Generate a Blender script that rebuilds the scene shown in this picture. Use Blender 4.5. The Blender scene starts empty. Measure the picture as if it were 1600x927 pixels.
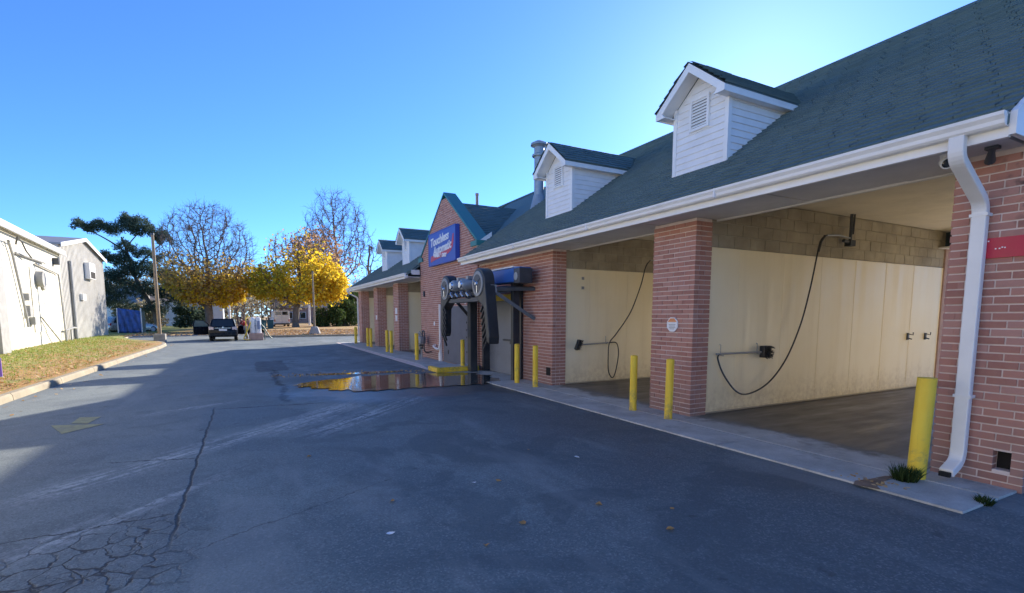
import bpy, bmesh, math, random
import numpy as np
from mathutils import Vector, Matrix, Quaternion

R = math.radians
random.seed(7)
sc = bpy.context.scene
COL = sc.collection

# ------------------------------------------------------------------ camera, sky, sun, exposure
SUN_EL, SUN_AZ = R(22.4), R(53.0)          # azimuth measured from +Y towards +X
cam_d = bpy.data.cameras.new('camera')
cam_d.sensor_width = 36.0
cam_d.lens = 785 / 1600 * 36.0
cam_d.shift_y = (575 - 463.5) / 1600
cam_d.clip_end = 3000
cam_o = bpy.data.objects.new('camera', cam_d)
COL.objects.link(cam_o)
YAW, PITCH, CAM_H = R(27.85), R(-5.89), 1.75
fw = Vector((math.sin(YAW) * math.cos(PITCH), math.cos(YAW) * math.cos(PITCH), math.sin(PITCH)))
cam_o.location = (0, 0, CAM_H)
cam_o.rotation_euler = fw.to_track_quat('-Z', 'Y').to_euler()
sc.camera = cam_o

world = bpy.data.worlds.new('World')
sc.world = world
world.use_nodes = True
wn = world.node_tree.nodes
bg = wn['Background']
sky = wn.new('ShaderNodeTexSky')
sky.sky_type = 'NISHITA'
sky.sun_disc = False
sky.sun_elevation = SUN_EL
sky.sun_rotation = SUN_AZ
sky.altitude = 0
sky.air_density = 0.72
sky.dust_density = 0.13
sky.ozone_density = 10.0
world.node_tree.links.new(sky.outputs[0], bg.inputs[0])
bg.inputs[1].default_value = 0.15

sun_d = bpy.data.lights.new('sun', 'SUN')
sun_d.energy = 5.0
sun_d.angle = R(0.53)
sun_d.color = (1.0, 0.90, 0.76)
sun_o = bpy.data.objects.new('sun', sun_d)
COL.objects.link(sun_o)
sv = Vector((math.sin(SUN_AZ) * math.cos(SUN_EL), math.cos(SUN_AZ) * math.cos(SUN_EL), math.sin(SUN_EL)))
sun_o.rotation_euler = sv.to_track_quat('Z', 'Y').to_euler()
sun_o.location = (60, 60, 60)

sc.view_settings.view_transform = 'Standard'
sc.view_settings.look = 'None'
sc.view_settings.gamma = 1.0
sc.view_settings.exposure = 1.08
sc.view_settings.use_curve_mapping = False
sc.cycles.max_bounces = 8
sc.cycles.diffuse_bounces = 5
sc.cycles.use_denoising = True

# ------------------------------------------------------------------ materials
MATS = {}


class NT:
    def __init__(s, name):
        s.m = bpy.data.materials.new(name)
        s.m.use_nodes = True
        s.t = s.m.node_tree
        s.b = s.t.nodes['Principled BSDF']

    def n(s, t, **kw):
        nd = s.t.nodes.new(t)
        for k, v in kw.items():
            setattr(nd, k, v)
        return nd

    def lk(s, a, b):
        s.t.links.new(a, b)

    def val(s, sock, v):
        if hasattr(v, 'is_output'):
            s.lk(v, sock)
        else:
            if isinstance(v, (tuple, list)) and len(v) == 3 and sock.type == 'RGBA':
                v = (*v, 1)
            sock.default_value = v

    def math(s, op, a, b=0.0, c=0.0, clamp=False):
        nd = s.n('ShaderNodeMath', operation=op, use_clamp=clamp)
        s.val(nd.inputs[0], a)
        s.val(nd.inputs[1], b)
        s.val(nd.inputs[2], c)
        return nd.outputs[0]

    def mix(s, f, a, b, mode='MIX'):
        nd = s.n('ShaderNodeMix', data_type='RGBA', blend_type=mode)
        s.val(nd.inputs[0], f)
        s.val(nd.inputs[6], a)
        s.val(nd.inputs[7], b)
        return nd.outputs[2]

    def pos(s):
        return s.n('ShaderNodeNewGeometry').outputs['Position']

    def mapv(s, vec, scale=(1, 1, 1), rot=(0, 0, 0), loc=(0, 0, 0)):
        nd = s.n('ShaderNodeMapping')
        s.lk(vec, nd.inputs[0])
        nd.inputs['Scale'].default_value = scale
        nd.inputs['Rotation'].default_value = rot
        nd.inputs['Location'].default_value = loc
        return nd.outputs[0]

    def noise(s, vec, scale, detail=4, rough=0.55, dist=0.0):
        nd = s.n('ShaderNodeTexNoise')
        s.lk(vec, nd.inputs['Vector'])
        nd.inputs['Scale'].default_value = scale
        nd.inputs['Detail'].default_value = detail
        nd.inputs['Roughness'].default_value = rough
        nd.inputs['Distortion'].default_value = dist
        return nd.outputs[0]

    def rng(s, v, a, b, c=0.0, d=1.0, smooth=False):
        nd = s.n('ShaderNodeMapRange')
        if smooth:
            nd.interpolation_type = 'SMOOTHSTEP'
        s.val(nd.inputs[0], v)
        for i, q in zip((1, 2, 3, 4), (a, b, c, d)):
            nd.inputs[i].default_value = q
        return nd.outputs[0]

    def bump(s, h, strength=0.3, dist=0.01):
        nd = s.n('ShaderNodeBump')
        s.lk(h, nd.inputs['Height'])
        nd.inputs['Strength'].default_value = strength
        nd.inputs['Distance'].default_value = dist
        s.lk(nd.outputs[0], s.b.inputs['Normal'])

    def base(s, c):
        s.val(s.b.inputs['Base Color'], c)

    def rough(s, v):
        s.val(s.b.inputs['Roughness'], v)


def simple(name, col, rough=0.6, var=0.15, scale=3.0, bump=0.0, bscale=40.0, metal=0.0, coord='pos', dirt=None, spec=None, dscale=1.2):
    """base colour with noise variation, optional dirt colour in patches and fine bump"""
    k = NT(name)
    v = k.pos() if coord == 'pos' else k.n('ShaderNodeTexCoord').outputs['Object']
    n1 = k.noise(v, scale, 5)
    f = k.rng(n1, 0.3, 0.7, 1 - var, 1 + var)
    cx = k.n('ShaderNodeCombineColor')
    for i in range(3):
        k.lk(f, cx.inputs[i])
    c = k.mix(1.0, col, cx.outputs[0], 'MULTIPLY')
    if dirt:
        dn = k.noise(v, dscale, 6, 0.65)
        c = k.mix(k.rng(dn, 0.5, 0.75, 0, dirt[3] if len(dirt) > 3 else 0.6), c, dirt[:3])
    k.base(c)
    k.rough(k.rng(n1, 0.3, 0.7, max(0.02, rough - 0.08), min(1, rough + 0.08)))
    k.b.inputs['Metallic'].default_value = metal
    if spec is not None:
        k.b.inputs['Specular IOR Level'].default_value = spec
    if bump > 0:
        k.bump(k.noise(v, bscale, 4), bump, 0.01)
    MATS[name] = k.m
    return k.m


def mat_brick():
    k = NT('brick')
    g = k.n('ShaderNodeNewGeometry')
    oi = k.n('ShaderNodeObjectInfo')
    r = k.math('FRACT', k.math('ADD', g.outputs['Random Per Island'], oi.outputs['Random']))
    cr = k.n('ShaderNodeValToRGB')
    k.lk(r, cr.inputs[0])
    e = cr.color_ramp.elements
    e[0].position = 0.0
    e[0].color = (0.34, 0.15, 0.115, 1)
    e[1].position = 1.0
    e[1].color = (0.50, 0.27, 0.22, 1)
    for p, c in ((0.25, (0.43, 0.195, 0.15, 1)), (0.5, (0.47, 0.225, 0.175, 1)), (0.75, (0.40, 0.20, 0.165, 1))):
        q = e.new(p)
        q.color = c
    v = g.outputs['Position']
    n1 = k.noise(v, 14, 5, 0.65)
    c = k.mix(k.rng(n1, 0.35, 0.75, 0, 0.45), cr.outputs[0], (0.42, 0.225, 0.18))
    # soot blotches high on the wall by the gable end
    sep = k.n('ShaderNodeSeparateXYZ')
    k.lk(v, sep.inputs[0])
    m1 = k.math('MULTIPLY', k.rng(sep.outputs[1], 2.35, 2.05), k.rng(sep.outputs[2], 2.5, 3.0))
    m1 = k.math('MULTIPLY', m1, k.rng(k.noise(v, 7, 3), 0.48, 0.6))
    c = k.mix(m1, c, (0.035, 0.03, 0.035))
    low = k.math('MULTIPLY', k.rng(sep.outputs[2], 0.75, 0.1), k.rng(k.noise(v, 2.5, 3), 0.3, 0.7, 0.15, 0.75))
    c = k.mix(low, c, (0.21, 0.165, 0.155))
    k.base(c)
    k.rough(0.85)
    k.bump(k.noise(v, 60, 4), 0.5, 0.006)
    MATS['brick'] = k.m


def mat_asphalt():
    k = NT('asphalt')
    v = k.pos()
    sep = k.n('ShaderNodeSeparateXYZ')
    k.lk(v, sep.inputs[0])
    X, Y = sep.outputs[0], sep.outputs[1]
    fine = k.noise(v, 140, 3, 0.7)
    mid = k.noise(v, 24, 4, 0.6)
    big = k.noise(v, 0.55, 5, 0.55, 0.4)
    big2 = k.noise(k.mapv(v, (1, 1, 1), (0, 0, 0.5), (7, 3, 0)), 0.23, 4, 0.5)
    c = k.mix(k.rng(big, 0.44, 0.56), (0.125, 0.168, 0.178), (0.225, 0.285, 0.288))
    c = k.mix(k.rng(big2, 0.47, 0.53, 0, 0.5), c, (0.15, 0.19, 0.195))
    # older, paler surface left of the seam
    c = k.mix(k.rng(X, -0.75, -0.5, 0.5, 0.0), c, (0.25, 0.28, 0.27))
    # darker sealed strip in front of the bays
    ds = k.math('MULTIPLY', k.rng(k.math('ADD', X, k.math('MULTIPLY', big, 3.0)), 3.6, 5.4), k.rng(Y, 12.5, 9.0))
    c = k.mix(k.math('MULTIPLY', ds, 0.62), c, (0.075, 0.092, 0.10))
    c = k.mix(k.rng(fine, 0.35, 0.7, 0.0, 0.55), c, (0.085, 0.09, 0.097))
    c = k.mix(k.rng(k.noise(v, 260, 2), 0.62, 0.8, 0, 0.5), c, (0.32, 0.32, 0.31))
    c = k.mix(k.rng(mid, 0.52, 0.75, 0, 0.4), c, (0.27, 0.27, 0.265))
    c = k.mix(k.rng(k.noise(v, 48, 4, 0.8), 0.47, 0.66, 0, 0.62), c, (0.062, 0.072, 0.076))
    c = k.mix(k.rng(k.noise(k.mapv(v, loc=(3, 9, 0)), 1.9, 5, 0.6, 0.6), 0.5, 0.62, 0, 0.42), c, (0.092, 0.112, 0.12))
    vs_ = k.n('ShaderNodeTexVoronoi', feature='F1')
    k.lk(v, vs_.inputs['Vector'])
    vs_.inputs['Scale'].default_value = 75
    sc_ = k.n('ShaderNodeSeparateColor')
    k.lk(vs_.outputs['Color'], sc_.inputs[0])
    c = k.mix(k.rng(sc_.outputs[0], 0.5, 1.0, 0, 0.42), c, (0.06, 0.075, 0.08))
    c = k.mix(k.rng(sc_.outputs[1], 0.72, 1.0, 0, 0.42), c, (0.34, 0.35, 0.345))
    pat = k.math('MULTIPLY', k.rng(k.noise(k.mapv(v, loc=(1.7, 4.1, 0)), 0.75, 6, 0.62, 0.9), 0.50, 0.555, 0, 0.55), k.rng(X, 0.2, 1.4))
    c = k.mix(pat, c, (0.068, 0.088, 0.098))
    c = k.mix(k.rng(k.noise(v, 3.4, 3, 0.5), 0.70, 0.74, 0, 0.6), c, (0.05, 0.058, 0.062))
    c = k.mix(k.rng(k.noise(k.mapv(v, (1, .25, 1), (0, 0, .25), (8, 2, 0)), 1.1, 5, 0.6), 0.55, 0.66, 0, 0.35), c, (0.27, 0.29, 0.285))
    # chalky drag marks running out from the wash entrance
    def streak(px, py, ang, half, length, seed):
        m = k.mapv(v, (1, 1, 1), (0, 0, 0), (-px, -py, 0))
        rt = k.n('ShaderNodeVectorRotate', rotation_type='Z_AXIS')
        k.lk(m, rt.inputs[0])
        rt.inputs['Angle'].default_value = -ang
        sp = k.n('ShaderNodeSeparateXYZ')
        k.lk(rt.outputs[0], sp.inputs[0])
        lat = k.rng(k.math('ABSOLUTE', sp.outputs[1]), half * 0.1, half, 1, 0)
        lon = k.math('MULTIPLY', k.rng(sp.outputs[0], 0, 0.8), k.rng(sp.outputs[0], length, length - 1.5))
        nz = k.noise(k.mapv(rt.outputs[0], (0.9, 9.0, 1), (0, 0, 0), (seed, seed, 0)), 1.0, 6, 0.72)
        nf = k.noise(rt.outputs[0], 11.0, 4, 0.7)
        a = k.math('MULTIPLY', k.math('MULTIPLY', lat, lon), k.rng(nz, 0.45, 0.54))
        ng = k.noise(rt.outputs[0], 38.0, 4, 0.75)
        a = k.math('MULTIPLY', a, k.rng(nf, 0.38, 0.54))
        return k.math('MULTIPLY', a, k.rng(ng, 0.36, 0.56, 0.5, 1))
    s = streak(-2.2, 6.0, R(47), 0.34, 6.6, 3.0)
    s = k.math('MAXIMUM', s, streak(0.0, 8.0, R(52), 0.5, 4.0, 9.0))
    s = k.math('MAXIMUM', s, streak(0.6, 7.6, R(48), 0.40, 5.0, 17.0))
    s = k.math('MAXIMUM', s, streak(-1.9, 4.4, R(50), 0.2, 3.0, 27.0))
    s = k.math('MAXIMUM', s, streak(-1.9, 10.6, R(35), 0.25, 2.6, 33.0))
    c = k.mix(k.math('MULTIPLY', s, 0.85), c, (0.52, 0.53, 0.52))
    # long straight seam
    wob = k.math('MULTIPLY', k.math('SUBTRACT', k.noise(v, 3.0, 5, 0.7), 0.5), 0.10)
    dx = k.math('ABSOLUTE', k.math('ADD', k.math('ADD', X, 0.60), wob))
    seam = k.math('MULTIPLY', k.rng(dx, 0.008, 0.020, 1, 0), k.math('MULTIPLY', k.rng(Y, 4.3, 4.9), k.rng(Y, 11.2, 10.8)))
    # crossing seam at the puddle end and a thin one further left
    def hline(y0, x0, x1, w, slope, seed):
        wb = k.math('MULTIPLY', k.math('SUBTRACT', k.noise(k.mapv(v, loc=(seed, 0, 0)), 1.8, 5, 0.7), 0.5), 0.35)
        dy = k.math('ABSOLUTE', k.math('SUBTRACT', k.math('ADD', Y, wb), k.math('MULTIPLY_ADD', X, slope, y0)))
        return k.math('MULTIPLY', k.rng(dy, w * 0.4, w, 1, 0), k.math('MULTIPLY', k.rng(X, x0, x0 + 0.15), k.rng(X, x1, x1 - 0.15)))
    wob2 = k.math('MULTIPLY', k.math('SUBTRACT', k.noise(k.mapv(v, loc=(5, 1, 0)), 1.3, 5, 0.75), 0.5), 0.9)
    dx2 = k.math('ABSOLUTE', k.math('ADD', k.math('ADD', X, -0.72), wob2))
    brk = k.math('MULTIPLY', k.rng(dx2, 0.03, 0.11, 1, 0), k.math('MULTIPLY', k.rng(Y, 10.9, 11.4), k.rng(Y, 18.6, 18.0)))
    seam = k.math('MAXIMUM', seam, k.math('MULTIPLY', brk, k.rng(k.noise(v, 5, 5, 0.75), 0.38, 0.52)))
    seam = k.math('MAXIMUM', seam, hline(10.8, -0.6, 1.4, 0.03, -0.1, 3))
    seam = k.math('MAXIMUM', seam, hline(7.0, -1.6, -0.55, 0.016, -0.3, 5))
    seam = k.math('MAXIMUM', seam, hline(5.3, -3.2, -0.6, 0.018, 0.1, 8))
    seam = k.math('MAXIMUM', seam, k.math('MULTIPLY', hline(4.55, -0.5, 1.4, 0.011, 0.55, 12), 0.6))
    # alligator cracking near the camera's left
    vd = k.n('ShaderNodeTexVoronoi', feature='DISTANCE_TO_EDGE')
    dist = k.n('ShaderNodeMix', data_type='VECTOR')
    ncol = k.n('ShaderNodeTexNoise')
    k.lk(v, ncol.inputs['Vector'])
    ncol.inputs['Scale'].default_value = 4.0
    ncol.inputs['Detail'].default_value = 4
    dist.inputs[0].default_value = 0.22
    k.lk(v, dist.inputs[4])
    k.lk(ncol.outputs[1], dist.inputs[5])
    k.lk(k.mapv(dist.outputs[1], (1.0, 0.8, 0)), vd.inputs['Vector'])
    vd.inputs['Scale'].default_value = 6.6
    edge = k.math('MULTIPLY', k.rng(vd.outputs[0], 0.02, 0.055, 1, 0), k.rng(k.noise(v, 2.6, 3), 0.30, 0.46, 0.15, 1))
    ex = k.math('DIVIDE', k.math('ADD', X, 1.05), 0.62)
    ey = k.math('DIVIDE', k.math('SUBTRACT', Y, 4.35), 0.95)
    el = k.math('SQRT', k.math('ADD', k.math('MULTIPLY', ex, ex), k.math('MULTIPLY', ey, ey)))
    msk = k.rng(k.math('ADD', el, k.math('MULTIPLY', k.math('SUBTRACT', k.noise(v, 2.2, 4), 0.5), 1.5)), 0.6, 1.25, 1, 0)
    vd2 = k.n('ShaderNodeTexVoronoi', feature='DISTANCE_TO_EDGE')
    k.lk(k.mapv(dist.outputs[1], (1.0, 0.7, 0), (0, 0, 0.4), (2.3, 1.1, 0)), vd2.inputs['Vector'])
    vd2.inputs['Scale'].default_value = 12.0
    e2 = k.math('MULTIPLY', k.rng(vd2.outputs[0], 0.02, 0.07, 1, 0), k.rng(k.noise(v, 2.1, 4), 0.47, 0.6))
    core = k.rng(k.math('ADD', el, k.math('MULTIPLY', k.math('SUBTRACT', k.noise(v, 2.9, 4), 0.5), 1.6)), 0.3, 0.8, 1, 0)
    allig = k.math('MAXIMUM', k.math('MULTIPLY', edge, msk), k.math('MULTIPLY', k.math('MULTIPLY', e2, core), 0.8))
    # broken patch beside the puddle
    ex2 = k.math('DIVIDE', k.math('SUBTRACT', X, 0.72), 0.5)
    ey2 = k.math('DIVIDE', k.math('SUBTRACT', Y, 19.6), 2.2)
    el2 = k.math('MAXIMUM', k.math('ABSOLUTE', ex2), k.math('ABSOLUTE', ey2))
    pm = k.rng(k.math('ADD', el2, k.math('MULTIPLY', k.math('SUBTRACT', k.noise(v, 1.6, 5), 0.5), 0.7)), 0.9, 1.0, 1, 0)
    c = k.mix(k.math('MULTIPLY', pm, k.rng(k.noise(v, 3, 5, 0.7), 0.35, 0.55, 0.25, 0.85)), c, (0.045, 0.046, 0.05))
    # loose grit ridge on the far rim of the puddle
    ex3 = k.math('DIVIDE', k.math('SUBTRACT', X, 2.9), 2.7)
    ey3 = k.math('DIVIDE', k.math('SUBTRACT', Y, k.math('MULTIPLY_ADD', X, -0.16, 16.35)), 0.75)
    el3 = k.math('SQRT', k.math('ADD', k.math('MULTIPLY', ex3, ex3), k.math('MULTIPLY', ey3, ey3)))
    gm = k.math('MULTIPLY', k.rng(el3, 0.6, 1.1, 1, 0), k.rng(k.noise(v, 4.5, 6, 0.75), 0.44, 0.56))
    c = k.mix(k.math('MULTIPLY', gm, 0.7), c, (0.30, 0.27, 0.24))
    crack = k.math('MAXIMUM', seam, allig)
    c = k.mix(k.math('MULTIPLY', crack, 0.9), c, (0.018, 0.019, 0.022))
    # damp ground round the puddle and at the machine
    wx = k.math('DIVIDE', k.math('SUBTRACT', X, 3.9), 3.6)
    wy = k.math('DIVIDE', k.math('SUBTRACT', Y, 12.4), 2.5)
    wet = k.math('SQRT', k.math('ADD', k.math('MULTIPLY', wx, wx), k.math('MULTIPLY', wy, wy)))
    wet = k.rng(k.math('ADD', wet, k.math('MULTIPLY', k.math('SUBTRACT', k.noise(v, 0.9, 5), 0.5), 1.0)), 0.75, 1.05, 1, 0)
    c = k.mix(k.math('MULTIPLY', wet, 0.55), c, (0.04, 0.042, 0.048))
    k.base(c)
    r0 = k.rng(big, 0.35, 0.65, 0.66, 0.82)
    nd = k.n('ShaderNodeMix', data_type='FLOAT')
    k.lk(wet, nd.inputs[0])
    k.lk(r0, nd.inputs[2])
    nd.inputs[3].default_value = 0.36
    k.rough(nd.outputs[0])
    h = k.math('ADD', k.math('MULTIPLY', fine, 0.35), k.math('MULTIPLY', crack, -2.5))
    h = k.math('ADD', h, k.math('MULTIPLY', mid, 0.5))
    k.bump(h, 0.5, 0.006)
    MATS['asphalt'] = k.m


def mat_concrete(name, a, b, stain, rough=0.8, streaky=False, wet=False, spill=False):
    k = NT(name)
    v = k.pos()
    n1 = k.noise(v, 1.3, 6, 0.6, 0.3)
    n2 = k.noise(k.mapv(v, (0.35, 2.2, 1) if streaky else (1, 1, 1)), 1.6, 6, 0.65)
    c = k.mix(k.rng(n1, 0.35, 0.65), a, b)
    c = k.mix(k.rng(n2, 0.42, 0.68, 0, 0.8), c, stain)
    c = k.mix(k.rng(k.noise(v, 70, 3), 0.35, 0.7, 0, 0.22), c, (0.1, 0.1, 0.1))
    if spill:      # wash water tracked out of the bays
        sp_ = k.n('ShaderNodeSeparateXYZ')
        k.lk(v, sp_.inputs[0])
        e_ = k.math('ADD', sp_.outputs[0], k.math('MULTIPLY', k.math('SUBTRACT', k.noise(v, 1.1, 6, 0.65), 0.5), 1.5))
        c = k.mix(k.math('MULTIPLY', k.rng(e_, 6.72, 6.95, 0, 0.8), k.rng(sp_.outputs[0], 8.0, 7.9)), c, (0.13, 0.115, 0.095))
        c = k.mix(k.rng(k.noise(k.mapv(v, loc=(4, 4, 0)), 2.4, 6, 0.7), 0.56, 0.66, 0, 0.45), c, (0.22, 0.215, 0.20))
    k.base(c)
    if wet:
        k.rough(k.rng(n2, 0.40, 0.66, rough, 0.3))
    else:
        k.rough(rough)
    k.bump(k.noise(v, 90, 4), 0.3, 0.004)
    MATS[name] = k.m


def mat_shingle():
    k = NT('shingle')
    g = k.n('ShaderNodeNewGeometry')
    v = g.outputs['Position']
    c = k.mix(g.outputs['Random Per Island'], (0.085, 0.138, 0.142), (0.118, 0.182, 0.185))
    c = k.mix(k.rng(k.noise(v, 0.7, 4), 0.4, 0.65, 0, 0.5), c, (0.115, 0.175, 0.18))
    c = k.mix(k.rng(k.noise(v, 120, 3, 0.7), 0.4, 0.75, 0, 0.4), c, (0.19, 0.25, 0.245))
    k.base(c)
    k.rough(0.88)
    k.bump(k.noise(v, 160, 3), 0.6, 0.004)
    MATS['shingle'] = k.m


def mat_lawn():
    k = NT('lawn')
    v = k.pos()
    sep = k.n('ShaderNodeSeparateXYZ')
    k.lk(v, sep.inputs[0])
    n1 = k.noise(v, 0.5, 6, 0.65, 0.5)
    n2 = k.noise(v, 6.0, 5, 0.7)
    n3 = k.noise(v, 30, 4, 0.7)
    grass = k.mix(k.rng(n2, 0.3, 0.7), (0.17, 0.22, 0.04), (0.32, 0.31, 0.08))
    leaf = k.mix(k.rng(n3, 0.3, 0.7), (0.30, 0.16, 0.055), (0.54, 0.34, 0.15))
    f = k.math('ADD', k.math('MULTIPLY', n1, 1.0), k.rng(sep.outputs[0], -9.5, -4.6, -0.18, 0.16))
    f = k.math('ADD', f, k.math('MULTIPLY', k.math('SUBTRACT', n2, 0.5), 0.5))
    c = k.mix(k.rng(f, 0.47, 0.64), grass, leaf)
    k.base(c)
    k.rough(0.9)
    k.bump(k.noise(v, 18, 5, 0.75), 0.8, 0.05)
    MATS['lawn'] = k.m


def mat_leaf(name, cols, trans=0.45):
    k = NT(name)
    g = k.n('ShaderNodeNewGeometry')
    cr = k.n('ShaderNodeValToRGB')
    k.lk(g.outputs['Random Per Island'], cr.inputs[0])
    e = cr.color_ramp.elements
    e[0].color = (*cols[0], 1)
    e[1].color = (*cols[-1], 1)
    for i, c in enumerate(cols[1:-1]):
        q = e.new((i + 1) / (len(cols) - 1))
        q.color = (*c, 1)
    k.base(cr.outputs[0])
    k.rough(0.7)
    k.b.inputs['Specular IOR Level'].default_value = 0.2
    tr = k.n('ShaderNodeBsdfTranslucent')
    k.lk(cr.outputs[0], tr.inputs[0])
    ms = k.n('ShaderNodeMixShader')
    ms.inputs[0].default_value = trans
    k.lk(k.b.outputs[0], ms.inputs[1])
    k.lk(tr.outputs[0], ms.inputs[2])
    out = k.t.nodes['Material Output']
    k.lk(ms.outputs[0], out.inputs[0])
    MATS[name] = k.m


def mat_glass(name, col=(0.02, 0.025, 0.03), rough=0.05):
    k = NT(name)
    k.base(col)
    k.rough(rough)
    k.b.inputs['Specular IOR Level'].default_value = 0.8
    MATS[name] = k.m


def mat_water():
    k = NT('puddle_water')
    v = k.pos()
    silt = k.noise(v, 1.7, 6, 0.7)
    k.base(k.mix(k.rng(silt, 0.45, 0.68), (0.022, 0.024, 0.026), (0.13, 0.125, 0.11)))
    k.rough(k.rng(k.noise(v, 2.6, 5, 0.7), 0.45, 0.72, 0.02, 0.2))
    k.b.inputs['IOR'].default_value = 1.75
    k.b.inputs['Specular IOR Level'].default_value = 0.95
    k.bump(k.noise(v, 5.0, 3), 0.05, 0.02)
    MATS['water'] = k.m


mat_brick()
mat_asphalt()
mat_concrete('apron', (0.48, 0.48, 0.45), (0.60, 0.59, 0.55), (0.33, 0.325, 0.30), 0.82, spill=True)
mat_concrete('bay_floor', (0.105, 0.094, 0.08), (0.17, 0.152, 0.128), (0.055, 0.048, 0.04), 0.6, True, True)
mat_concrete('kerb', (0.33, 0.285, 0.20), (0.42, 0.36, 0.26), (0.24, 0.21, 0.155), 0.85)
mat_concrete('footing', (0.30, 0.29, 0.27), (0.38, 0.36, 0.33), (0.2, 0.19, 0.17), 0.85)
mat_shingle()
mat_lawn()
mat_water()
simple('mortar', (0.70, 0.59, 0.545), 0.9, 0.12, 6, 0.4, 60)
simple('white_trim', (0.84, 0.83, 0.81), 0.42, 0.05, 2, dirt=(0.5, 0.5, 0.48, 0.25))
simple('siding', (0.82, 0.81, 0.80), 0.5, 0.05, 4, 0.12, 30, dirt=(0.52, 0.53, 0.53, 0.22))
simple('soffit', (0.70, 0.67, 0.63), 0.75, 0.10, 1.5, dirt=(0.48, 0.45, 0.40, 0.5))
simple('ceiling', (0.70, 0.63, 0.50), 0.7, 0.08, 1.5, dirt=(0.42, 0.36, 0.26, 0.5))


def mat_cream():
    k = NT('cream_panel')
    v = k.pos()
    sep = k.n('ShaderNodeSeparateXYZ')
    k.lk(v, sep.inputs[0])
    c = k.mix(k.rng(k.noise(v, 0.7, 4), 0.35, 0.65), (0.85, 0.735, 0.495), (0.88, 0.78, 0.56))
    runs = k.noise(k.mapv(v, (5.0, 5.0, 0.28)), 1.0, 5, 0.62)
    c = k.mix(k.rng(runs, 0.52, 0.74, 0, 0.20), c, (0.62, 0.52, 0.33))
    fine = k.noise(k.mapv(v, (22.0, 22.0, 0.7), (0, 0, 0), (3, 1, 0)), 1.0, 4, 0.6)
    c = k.mix(k.rng(fine, 0.60, 0.76, 0, 0.12), c, (0.55, 0.45, 0.30))
    gr = k.math('MULTIPLY', k.rng(k.math('ADD', sep.outputs[2], k.math('MULTIPLY', runs, -0.9)), 0.25, -0.35), k.rng(k.noise(v, 9, 5, 0.7), 0.38, 0.62))
    c = k.mix(k.math('MULTIPLY', gr, 0.42), c, (0.42, 0.31, 0.18))
    c = k.mix(k.rng(k.noise(v, 26, 3, 0.6), 0.70, 0.76, 0, 0.5), c, (0.40, 0.28, 0.15))
    k.base(c)
    k.rough(k.rng(runs, 0.4, 0.65, 0.34, 0.55))
    MATS['cream_panel'] = k.m


mat_cream()


def mat_yellow():
    k = NT('yellow_paint')
    v = k.pos()
    sep = k.n('ShaderNodeSeparateXYZ')
    k.lk(v, sep.inputs[0])
    c = k.mix(k.rng(k.noise(v, 3, 5), 0.3, 0.7), (0.86, 0.56, 0.035), (0.92, 0.66, 0.06))
    runs = k.noise(k.mapv(v, (14, 14, 1.2)), 1.0, 5, 0.7)
    c = k.mix(k.rng(runs, 0.52, 0.72, 0, 0.45), c, (0.50, 0.33, 0.05))
    chips = k.noise(v, 16, 5, 0.75)
    c = k.mix(k.rng(chips, 0.66, 0.70, 0, 0.85), c, (0.20, 0.12, 0.07))
    scuff = k.math('MULTIPLY', k.rng(sep.outputs[2], 0.55, 0.05), k.rng(k.noise(v, 7, 5, 0.75), 0.48, 0.62))
    c = k.mix(k.math('MULTIPLY', scuff, 0.8), c, (0.24, 0.19, 0.11))
    k.base(c)
    k.rough(k.rng(chips, 0.4, 0.7, 0.42, 0.7))
    k.bump(chips, 0.25, 0.006)
    MATS['yellow_paint'] = k.m


mat_yellow()
simple('block', (0.36, 0.32, 0.25), 0.92, 0.22, 2.2, 0.6, 45, dirt=(0.22, 0.19, 0.14, 0.6))
simple('block_joint', (0.42, 0.38, 0.31), 0.92, 0.15, 4)
simple('yellow_marking', (0.33, 0.31, 0.16), 0.8, 0.25, 9, dirt=(0.17, 0.19, 0.19, 1.0), dscale=3)
simple('red_band', (0.52, 0.012, 0.05), 0.45, 0.08, 3, dirt=(0.38, 0.02, 0.04, 0.5))
simple('dark_void', (0.012, 0.012, 0.013), 0.9, 0.1, 5)
simple('teal_coping', (0.035, 0.19, 0.185), 0.45, 0.1, 3)
simple('black_plastic', (0.024, 0.028, 0.034), 0.42, 0.2, 5, 0.08, 30, dirt=(0.075, 0.08, 0.085, 0.6))
simple('black_rubber', (0.028, 0.030, 0.033), 0.35, 0.2, 5)
simple('grey_ring', (0.24, 0.26, 0.28), 0.4, 0.15, 8)
simple('chrome', (0.62, 0.64, 0.67), 0.22, 0.08, 8, metal=0.9)
simple('galv', (0.34, 0.36, 0.38), 0.5, 0.15, 6, metal=0.4)
simple('dark_steel', (0.075, 0.082, 0.095), 0.5, 0.2, 6, metal=0.3)
simple('blue_paint', (0.03, 0.12, 0.42), 0.4, 0.1, 4)
simple('grey_door', (0.22, 0.235, 0.265), 0.5, 0.1, 1.5, dirt=(0.14, 0.15, 0.17, 0.6))
simple('slate_panel', (0.13, 0.135, 0.165), 0.6, 0.15, 2, dirt=(0.08, 0.085, 0.105, 0.7))
simple('sign_blue', (0.035, 0.085, 0.42), 0.4, 0.1, 2)
simple('sign_red', (0.55, 0.03, 0.06), 0.4, 0.1, 4)
simple('sign_white', (0.80, 0.80, 0.82), 0.45, 0.04, 4)
simple('sign_orange', (0.75, 0.28, 0.10), 0.5, 0.08, 6)
simple('sign_purple', (0.22, 0.12, 0.55), 0.5, 0.08, 4)
simple('bark', (0.15, 0.125, 0.10), 0.95, 0.25, 4, 0.6, 20)
simple('bark_grey', (0.20, 0.175, 0.155), 0.95, 0.25, 4, 0.6, 20)
simple('twig', (0.17, 0.125, 0.10), 0.95, 0.2, 2)
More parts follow.
